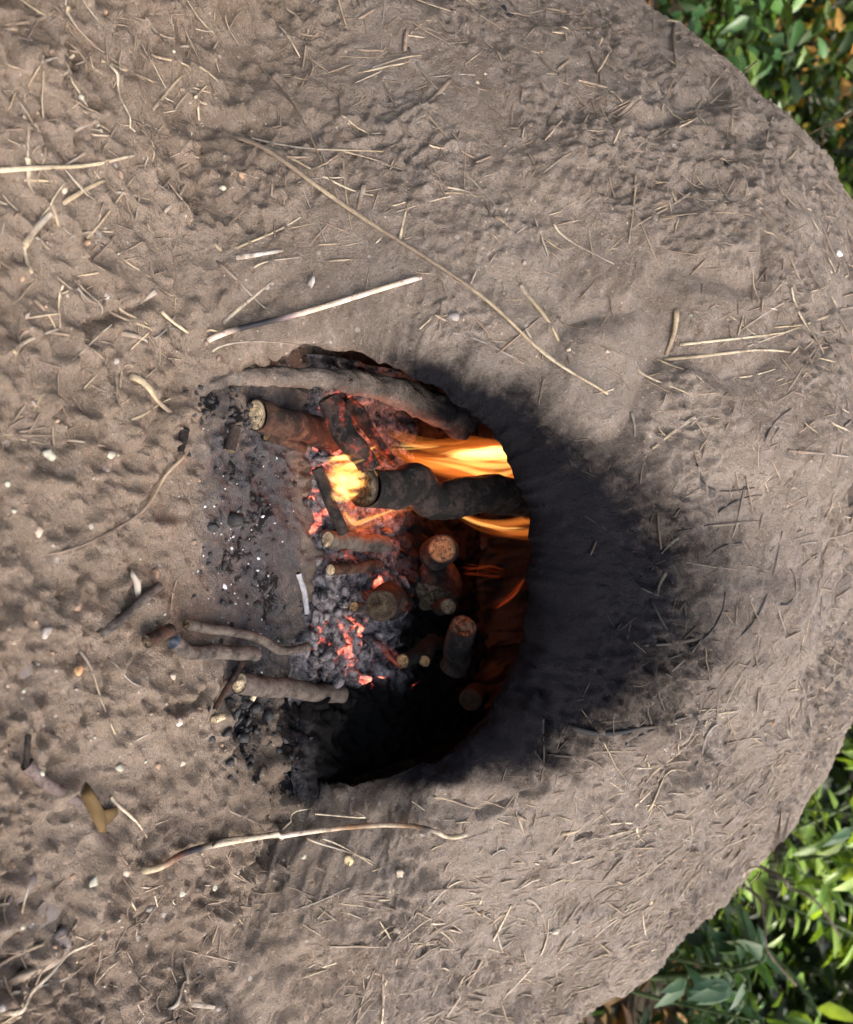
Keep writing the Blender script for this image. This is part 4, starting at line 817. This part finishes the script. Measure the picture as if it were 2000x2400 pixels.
stick('stick', [(774, 1334, 0.675), (830, 1328, 0.695), (890, 1322, 0.72)], 14, 'thin brown stick with pale end below the small grey stick', MAT_W_RED, MAT_END_PALE)
stick('log', [(890, 1416, 0.70), (930, 1410, 0.76), (970, 1405, 0.83)], 37, 'charred log with crumbling black end at the heart of the embers', MAT_W_CHAR, end_material('burnt_cut_wood', (0.012, 0.010, 0.008), (0.075, 0.058, 0.036), 0.6), jag=0.9)
stick('stick', [(1050, 1425, 0.735), (1035, 1425, 0.79), (1030, 1425, 0.85)], 18, 'small stick end above the pair of dark logs', MAT_W_CHAR, MAT_END_DARK, jag=0.3)
stick('log', [(1092, 1462, 0.715), (1080, 1500, 0.735), (1062, 1560, 0.77)], 30, 'dark red log with hollow tan end deep on the right', MAT_W_CHAR, MAT_END_HOLLOW, jag=0.45, taper=1.15)
stick('log', [(1110, 1640, 0.78), (1120, 1630, 0.84), (1130, 1620, 0.90)], 26, 'log end barely seen in the black right corner', MAT_W_BLACK, MAT_END_BLACK)  # near-black bark and end: the deep corner's shade put into their colour
stick('stick', [(742, 1096, 0.640), (770, 1165, 0.642), (808, 1245, 0.650)], 14, 'dark stick lying across the ember edge under the bright flame', MAT_W_CHAR, MAT_END_DARK)
stick('log', [(960, 1225, 0.84), (970, 1320, 0.83), (985, 1425, 0.82)], 70, 'fat dark log lying crosswise at the back of the fire', MAT_W_CHAR, MAT_END_DARK, n=30, sides=24)
stick('stick', [(828, 1420, 0.685), (850, 1425, 0.70), (880, 1440, 0.73)], 12, 'short charred stub with a tan tip beside the crumbling log', MAT_W_CHAR, MAT_END_TAN)
stick('stick', [(945, 1548, 0.715), (975, 1530, 0.74), (1010, 1505, 0.78)], 17, 'charred stick with pale broken tip by the little flame', MAT_W_BLACK, MAT_END_TAN, jag=0.6)
stick('stick', [(998, 1548, 0.735), (1010, 1520, 0.76), (1030, 1500, 0.80)], 15, 'shorter charred stick with tan tip on the right of the little flame', MAT_W_BLACK, MAT_END_TAN, jag=0.6)
# sticks fallen out in front of the mouth: their lower side on the ground
def gd(px, py, z): d = ray(px, py); return (px, py, (z - CAM[2]) / d[2])
stick('stick', [gd(437, 1461, .009), gd(500, 1474, .009), gd(557, 1486, .009), gd(614, 1503, .010), gd(657, 1523, .012), gd(724, 1516, .016)], 12, 'thin curved grey stick lying in front of the mouth', MAT_W_GREY, MAT_END_TAN, n=36, taper=0.95)
stick('stick', [gd(405, 1505, .010), gd(450, 1525, .011), gd(520, 1530, .011), gd(602, 1538, .012)], 17, 'grey stick with ash-white burnt tip beside the thin curved stick', MAT_W_GREY, wood_material('ashen_tip', (0.08, 0.08, 0.09), (0.45, 0.50, 0.58), 0.3, 0.8), jag=0.5, both=True)
stick('stick', [gd(338, 1503, .009), gd(365, 1493, .009), gd(398, 1480, .009)], 16, 'short red-brown charred block lying nearest the camera', MAT_W_RED, MAT_END_DARK, both=True, sides=8, n=10, bump=0.05)
stick('stick', [gd(568, 1603, .014), gd(640, 1610, .015), gd(720, 1616, .016), gd(800, 1622, .018)], 23, 'straight grey stick with splintered pale end at the right of the mouth', MAT_W_GREY, MAT_END_PALE, jag=0.8)
stick('splinter', [gd(572, 1548, .010), gd(548, 1590, .009), gd(525, 1625, .008), gd(505, 1662, .007)], 9, 'brown wood splinter lying between two grey sticks', MAT_W_RED, MAT_END_TAN, taper=0.5)
stick('splinter', [gd(502, 1690, .006), gd(525, 1678, .006), gd(548, 1666, .007)], 9, 'pale broken wood chip with a scorched edge', MAT_END_PALE, MAT_END_PALE, both=True, sides=6, n=8)
stick('splinter', [gd(590, 1640, .008), gd(602, 1622, .010), gd(612, 1605, .012)], 6, 'pale sliver hanging off the splintered stick end', MAT_END_PALE, MAT_END_PALE, sides=6, n=8)
stick('twig', [gd(235, 1492, .004), gd(280, 1455, .006), gd(330, 1410, .006), gd(372, 1376, .003)], 13, 'grey twig half buried in the ground before the mouth', MAT_W_GREY, MAT_END_DARK, cat='twig', taper=0.8)
stick('twig', [gd(58, 1790, .006), gd(110, 1838, .008), gd(185, 1882, .006)], 13, 'smooth lilac-grey twig touching the yellow-brown leaf', wood_material('lilac_bark', (0.14, 0.105, 0.095), (0.22, 0.17, 0.155), 0.0, 0.1), MAT_END_DARK, cat='twig', taper=0.8)
stick('twig', [gd(60, 1798, .008), gd(62, 1760, .010), gd(66, 1722, .012)], 6, 'short black forked twig at the end of the lilac twig', MAT_W_CHAR, MAT_END_DARK, cat='twig')
stick('twig', [gd(700, 1345, .012), gd(712, 1385, .012), gd(720, 1440, .012)], 6, 'ash-white burnt twig on the edge of the grey ash', wood_material('white_ash_bark', (0.30, 0.30, 0.32), (0.55, 0.56, 0.60), 0.05, 0.6), MAT_END_DARK, cat='twig')
stick('stick', [gd(548, 1000, .008), gd(545, 1025, .007), gd(538, 1058, .006)], 13, 'black charred stub in front of the pale cut log', MAT_W_CHAR, MAT_END_DARK, bump=0.3)
stick('stick', [gd(432, 1008, .008), gd(430, 1035, .007), gd(424, 1062, .006)], 14, 'black charred lump at the tip of the thin brown stalk', MAT_W_CHAR, MAT_END_DARK, bump=0.4, taper=0.5)

# ------------------------------------------------------------------ embers, coals and ash
def ember_material():
    t = NT('glowing_ember'); p = t.pos(); g = t.attr('glow')
    c = t.mix(t.ramp(t.noise(p, 130, 5, 0.75), 0.35, 0.65), (0.020, 0.018, 0.020), (0.26, 0.235, 0.24))
    c = t.mix(t.math('MULTIPLY', t.ramp(t.noise(p, 330, 4, 0.75, 0, (1, 4, 2)), 0.58, 0.66), 0.8), c, (0.42, 0.42, 0.46))
    c = t.mix(t.attr('char_shade'), c, t.mix(t.noise(p, 200, 3), (0.003, 0.003, 0.003), (0.009, 0.008, 0.008)))
    b = t.bsdf(c, 0.95, 0.1, t.bump(t.noise(p, 300, 6, 0.8), 0.9, 0.003))
    k = t.ramp(t.math('ADD', t.noise(p, 95, 5, 0.7, 0, (6, 6, 1)), t.math('MULTIPLY', g, 0.30)), 0.66, 0.98)
    e = t.mix(k, (0.50, 0.05, 0.035), (1.0, 0.26, 0.15))
    t.link(e, b.inputs['Emission Color']); t.link(t.math('MULTIPLY', t.math('MULTIPLY', k, t.ramp(g, 0.02, 0.5)), 0.85), b.inputs['Emission Strength']); return t.m
MAT_EMBER = ember_material()
hot = [(735, 1090, .02), (720, 1130, .022), (745, 1180, .02), (740, 1230, .018), (780, 1040, .03), (800, 960, .02), (815, 1490, .022), (800, 1550, .022), (840, 1590, .020), (935, 1600, .010), (760, 1490, .014), (915, 1395, .012), (870, 1365, .010), (810, 1300, .012)]
HOT = [(onz(a, b, 0.015), r) for a, b, r in hot]
def glow_at(P):
    g = np.zeros(len(P))
    for c, r in HOT: g = np.maximum(g, np.exp(-((P[:, 0] - c[0]) ** 2 + (P[:, 1] - c[1]) ** 2) / (r * 1.1) ** 2))
    return g
bed = empty('ember_bed', (0.04, 0.62, 0), 'bed of glowing embers, coals and grey ash inside the mouth', 'embers')
ex = np.linspace(-0.13, 0.23, 250); ey = np.linspace(0.525, 0.84, 210); EX, EY = np.meshgrid(ex, ey); eP = np.stack([EX.ravel(), EY.ravel(), 0 * EX.ravel()], 1)
edge = 0.552 + pn(eP, 14, 4) * 0.02 + 0.010 * np.exp(-((eP[:, 0] - 0.02) / 0.05) ** 2) - 0.02 * sstep(0.08, 0.14, eP[:, 0])
k = sstep(0, 0.018, eP[:, 1] - edge); wv = eP + np.stack([pn(eP, 40, 1), pn(eP, 40, 2), pn(eP, 40, 3)], 1) * 0.006
eh = -0.015 + k * (0.028 + 0.022 * sstep(0.58, 0.72, eP[:, 1]) + pn(wv, 22, 6) * 0.016 + np.abs(pn(wv, 55, 8)) * 0.020 + pn(wv, 120, 9) * 0.006 + pn(eP, 260, 2) * 0.003)
eP[:, 2] = eh; VAL = sstep(0.16, 0.03, np.abs(pn(wv, 55, 8))) * 0.6 + 0.4
def char_shade_at(P): return np.clip(np.maximum(sstep(0.635, 0.70, P[:, 1] + pn(P, 20, 8) * 0.03), sstep(0.130, 0.165, P[:, 0] + pn(P, 25, 5) * 0.03) * sstep(0.50, 0.57, P[:, 1])), 0, 1)  # deep bed painted near-black for the chamber's shade, besides real charcoal
tag(mesh('ash_crust', eP, grid_faces(210, 250), MAT_EMBER, bed, attrs=dict(glow=np.clip(glow_at(eP) * VAL * 1.3, 0, 1) * (1 - 0.6 * char_shade_at(eP)), char_shade=char_shade_at(eP))), kind='stuff')
coal_d = []
for kk in range(8):
    for gl in (0, 1, 2):
        co, fs = lump(40 + kk, 0.7, 2); o = mesh('coal', co, fs, MAT_EMBER, smooth=False, attrs=dict(glow=(gl == 1) * np.clip(0.9 - sstep(-0.3, 0.5, co[:, 2]) + pn(co, 1.5, kk) * 0.8, 0, 1), char_shade=np.full(len(co), 1.0 * (gl == 2)))); coal_d.append((gl, o.data)); bpy.data.objects.remove(o)
for i in range(230):
    a_, b_ = 700 + 230 * rng.uniform() ** 1.5, rng.uniform(950, 1680); p = onz(a_, b_, 0.02)
    if mouth_dist(p[None])[0] > -0.02: continue
    gl = 2 if char_shade_at(p[None])[0] > 0.5 else int(glow_at(p[None])[0] > rng.uniform(0.35, 1.0)); dd = [d_ for g_, d_ in coal_d if g_ == gl]
    o = bpy.data.objects.new('coal', dd[rng.integers(0, len(dd))]); COL.objects.link(o); attach(o, bed)
    s = rng.uniform(0.003, 0.009); ix = np.argmin((eP[:, 0] - p[0]) ** 2 + (eP[:, 1] - p[1]) ** 2)
    o.location = Vector((p[0], p[1], eP[ix, 2] + s * 0.3)); o.scale = (s, s * rng.uniform(.6, 1.5), s * rng.uniform(.5, .8)); o.rotation_euler = tuple(rng.uniform(0, 6.28, 3))
# charcoal crumbs and white ash flakes strewn in front of the mouth
MAT_COALBIT = plain('charcoal', (0.010, 0.010, 0.011), (0.035, 0.034, 0.036), 300, 0.7, 0.6, 0.001, 0.4)
MAT_ASHBIT = plain('white_ash', (0.40, 0.41, 0.44), (0.72, 0.73, 0.76), 300, 0.95, 0.6, 0.001, 0.1)
bits = []
for kk in range(6):
    co, fs = lump(80 + kk, 0.9, 1); o = mesh('charcoal_crumb', co, fs, MAT_COALBIT, smooth=False); bits.append(o.data); bpy.data.objects.remove(o)
abits = []
for kk in range(5):
    co, fs = lump(90 + kk, 0.9, 1); o = mesh('ash_flake', co, fs, MAT_ASHBIT, smooth=False); abits.append(o.data); bpy.data.objects.remove(o)
def near_mouth(n, sx=55, sy=220, cx=560, cy=1290):
    return np.array([onz(a_, b_, 0) for a_, b_ in zip(rng.normal(cx, sx, n), rng.normal(cy, sy, n))])
P0 = near_mouth(110, 60, 170, 570, 1270); P0[:, 2] = 0; scatter('charcoal_crumb', bits, P0, rng.lognormal(math.log(0.0020), 0.5, len(P0)), ground)
P0 = near_mouth(70, 45, 80, 600, 1690); P0[:, 2] = 0; scatter('charcoal_crumb', bits, P0, rng.lognormal(math.log(0.0028), 0.45, len(P0)), ground)
P0 = near_mouth(40, 40, 40, 500, 930); P0[:, 2] = 0; scatter('charcoal_crumb', bits, P0, rng.lognormal(math.log(0.003), 0.4, len(P0)), ground)
P0 = near_mouth(90, 60, 200); P0[:, 2] = 0; scatter('ash_flake', abits, P0, rng.lognormal(math.log(0.0009), 0.5, len(P0)), ground)

# ------------------------------------------------------------------ flames and their light
def flame_material(name, col, strength):
    t = NT(name); e = t.n('Emission', i_Color=(*col, 1), i_Strength=strength); t.link(e.outputs[0], t.out.inputs['Volume']); return t.m
MAT_FL_OUT = flame_material('flame_orange', (1.0, 0.20, 0.025), 6.5)
MAT_FL_RED = flame_material('flame_red', (1.0, 0.12, 0.02), 11)
MAT_FL_MID = flame_material('flame_amber', (1.0, 0.30, 0.05), 13)
MAT_FL_CORE = flame_material('flame_yellow', (1.0, 0.50, 0.13), 52)
def flame(label, pts, core=None, red=False, depth=0.55, more=()):
    """pts: (px, py, distance, half-width in px)"""
    o = empty('flame', ont(*pts[0][:3]), label, 'flame', None)
    def build(name, pp, mat):
        n = 40; c = catmull(np.array([ont(a, b, t_) for a, b, t_, _ in pp]), n); wpx = np.interp(np.linspace(0, 1, n), np.linspace(0, 1, len(pp)), [q[3] for q in pp]); ds = np.interp(np.linspace(0, 1, n), np.linspace(0, 1, len(pp)), [q[2] for q in pp])
        kk = np.hanning(9)[1:-1]; kk /= kk.sum(); wpx = np.convolve(np.pad(wpx, 3, mode='edge'), kk, 'valid') * np.clip(np.sin(np.linspace(0, math.pi, n)) * 2.2, 0.04, 1)
        vv, ff = tube(c, wpx * ds / F, 14, up=nrm(c - CAM), flat=depth)
        mesh(name, vv, ff, mat, o)
    def strands(pp, k, wf, spread, mat):
        wf = wf * 0.80
        for i_ in range(k):
            ph = rng.uniform(0, 6.28); off = rng.normal(0, spread); cut0 = rng.uniform(0, 0.25); 
            q = np.array(pp, float); tt_ = np.linspace(0, 1, 9); q = np.stack([np.interp(cut0 + (1 - cut0) * tt_, np.linspace(0, 1, len(pp)), q[:, c_]) for c_ in range(4)], 1)
            dr = np.gradient(q[:, :2], axis=0); nn_ = np.stack([-dr[:, 1], dr[:, 0]], 1); nn_ /= np.linalg.norm(nn_, axis=1)[:, None] + 1e-6
            sh_ = (off + 0.30 * np.sin(tt_ * 5 + ph)) * q[:, 3]; q[:, :2] += nn_ * sh_[:, None]; q[:, 2] += rng.normal(0, 0.008); q[:, 3] *= wf * rng.uniform(0.6, 1.3)
            build('flame_tongue', [tuple(z) for z in q], mat)
    if red or not core: strands(pts, 5, 0.24, 0.60, MAT_FL_RED)
    else: strands(pts, 9, 0.36, 0.55, MAT_FL_OUT)
    if core:
        strands(pts, 6, 0.26, 0.40, MAT_FL_MID); strands(core, 6, 0.42, 0.35, MAT_FL_CORE)
    for pt in more: strands(pt, 6, 0.5, 0.5, MAT_FL_OUT); strands(pt, 4, 0.4, 0.35, MAT_FL_MID); strands(pt, 8, 0.40, 0.38, MAT_FL_CORE)
    return o
flame('bright white-yellow flame at the left under the slanting stick', [(742, 1085, .640, 10), (775, 1092, .645, 26), (815, 1090, .65, 30), (850, 1080, .66, 22), (905, 1058, .68, 4)], [(748, 1087, .640, 8), (780, 1093, .645, 20), (815, 1090, .65, 22), (850, 1080, .66, 12), (885, 1065, .67, 3)],
      more=([(752, 1105, .640, 10), (785, 1122, .645, 28), (825, 1125, .65, 32), (860, 1115, .66, 20), (890, 1108, .67, 5)], [(770, 1140, .642, 10), (790, 1158, .645, 22), (815, 1165, .65, 20), (845, 1155, .655, 8)], [(760, 1075, .642, 6), (800, 1072, .648, 14), (850, 1062, .66, 10), (890, 1040, .67, 3)]))
flame('tall yellow flame licking up behind the arch above the log', [(885, 1020, .72, 12), (930, 1050, .74, 26), (1010, 1070, .76, 38), (1100, 1068, .78, 56), (1180, 1075, .80, 62), (1260, 1085, .82, 45), (1330, 1100, .84, 10)], [(960, 1068, .75, 6), (1030, 1075, .765, 16), (1100, 1070, .78, 34), (1160, 1070, .795, 40), (1220, 1078, .81, 20), (1270, 1080, .82, 4)])
flame('thin upper tongue of flame along the left vault', [(880, 1000, .72, 8), (930, 1025, .735, 14), (990, 1040, .75, 13), (1060, 1042, .765, 8), (1120, 1030, .78, 4)], [(900, 1045, .73, 5), (950, 1045, .74, 8), (1000, 1045, .75, 6), (1040, 1045, .76, 2)])
flame('curling ribbon of flame under the charred log', [(800, 1160, .65, 18), (812, 1205, .655, 22), (832, 1235, .66, 15), (880, 1216, .675, 13), (940, 1192, .69, 9), (1000, 1180, .71, 5)], [(803, 1165, .65, 10), (813, 1205, .655, 13), (832, 1230, .66, 8), (880, 1213, .675, 7), (940, 1190, .69, 4), (990, 1181, .71, 2)])
flame('narrow arching flame right of the charred log', [(1020, 1182, .745, 5), (1070, 1200, .755, 12), (1120, 1225, .765, 16), (1190, 1240, .78, 26), (1250, 1235, .79, 30), (1300, 1230, .80, 8)], [(1028, 1185, .745, 3), (1075, 1205, .755, 6), (1120, 1226, .765, 7), (1180, 1240, .78, 6), (1240, 1238, .79, 4)])
flame('dim double streak of flame above the tan log end', [(1055, 1335, .78, 12), (1100, 1335, .79, 14), (1150, 1333, .80, 13), (1190, 1345, .81, 6)], red=True)
flame('faint red tongue of flame deep on the right', [(1140, 1445, .80, 4), (1170, 1415, .80, 12), (1205, 1385, .81, 14), (1235, 1350, .82, 6)], red=True)
flame('little orange flame rising from the right-hand embers', [(872, 1482, .69, 4), (895, 1510, .70, 12), (920, 1540, .71, 16), (950, 1570, .725, 6)])
flame('tiny flame between the crumbling log and the back log', [(935, 1420, .70, 5), (950, 1422, .705, 10), (968, 1418, .71, 4)])
for q, e, rad in ((ont(860, 1120, 0.70), 0.13, 0.03), (ont(1100, 1090, 0.80), 0.15, 0.03), (ont(930, 1190, 0.74), 0.03, 0.02)):
    ld = bpy.data.lights.new('fire_light', 'POINT'); ld.energy = e; ld.color = (1.0, 0.17, 0.035); ld.shadow_soft_size = rad
    lo = bpy.data.objects.new('fire_light', ld); COL.objects.link(lo); lo.location = Vector(q)

# ------------------------------------------------------------------ thin smoke drifting up from the arch
t = NT('thin_smoke'); sv = t.n('VolumeScatter', i_Color=(0.80, 0.86, 1.0, 1), i_Density=0.12); t.link(sv.outputs[0], t.out.inputs['Volume'])
smoke = bpy.data.objects.new('smoke', None); COL.objects.link(smoke); tag(smoke, 'thin bluish smoke drifting up from the arch over the soot', kind='stuff')
for pp in ([(1250, 1420, .600, 20), (1400, 1400, .600, 45), (1550, 1420, .61, 70), (1700, 1380, .63, 80), (1850, 1320, .66, 95), (2050, 1250, .72, 110)], [(1260, 1520, .61, 10), (1450, 1500, .60, 30), (1600, 1450, .61, 50), (1800, 1420, .64, 60), (2050, 1400, .70, 90)]):
    c = catmull(np.array([ont(a, b, d) for a, b, d, _ in pp]), 40); wpx = np.interp(np.linspace(0, 1, 40), np.linspace(0, 1, len(pp)), [q_[3] * q_[2] / F for q_ in pp]); wpx[0] = 0.001
    vv, ff = tube(c, wpx, 18, flat=0.8); vv = vv + np.stack([pn(vv, 18, k_ * 7.0) for k_ in range(3)], 1) * 0.022
    mesh('wisp', vv, ff, t.m, smoke)
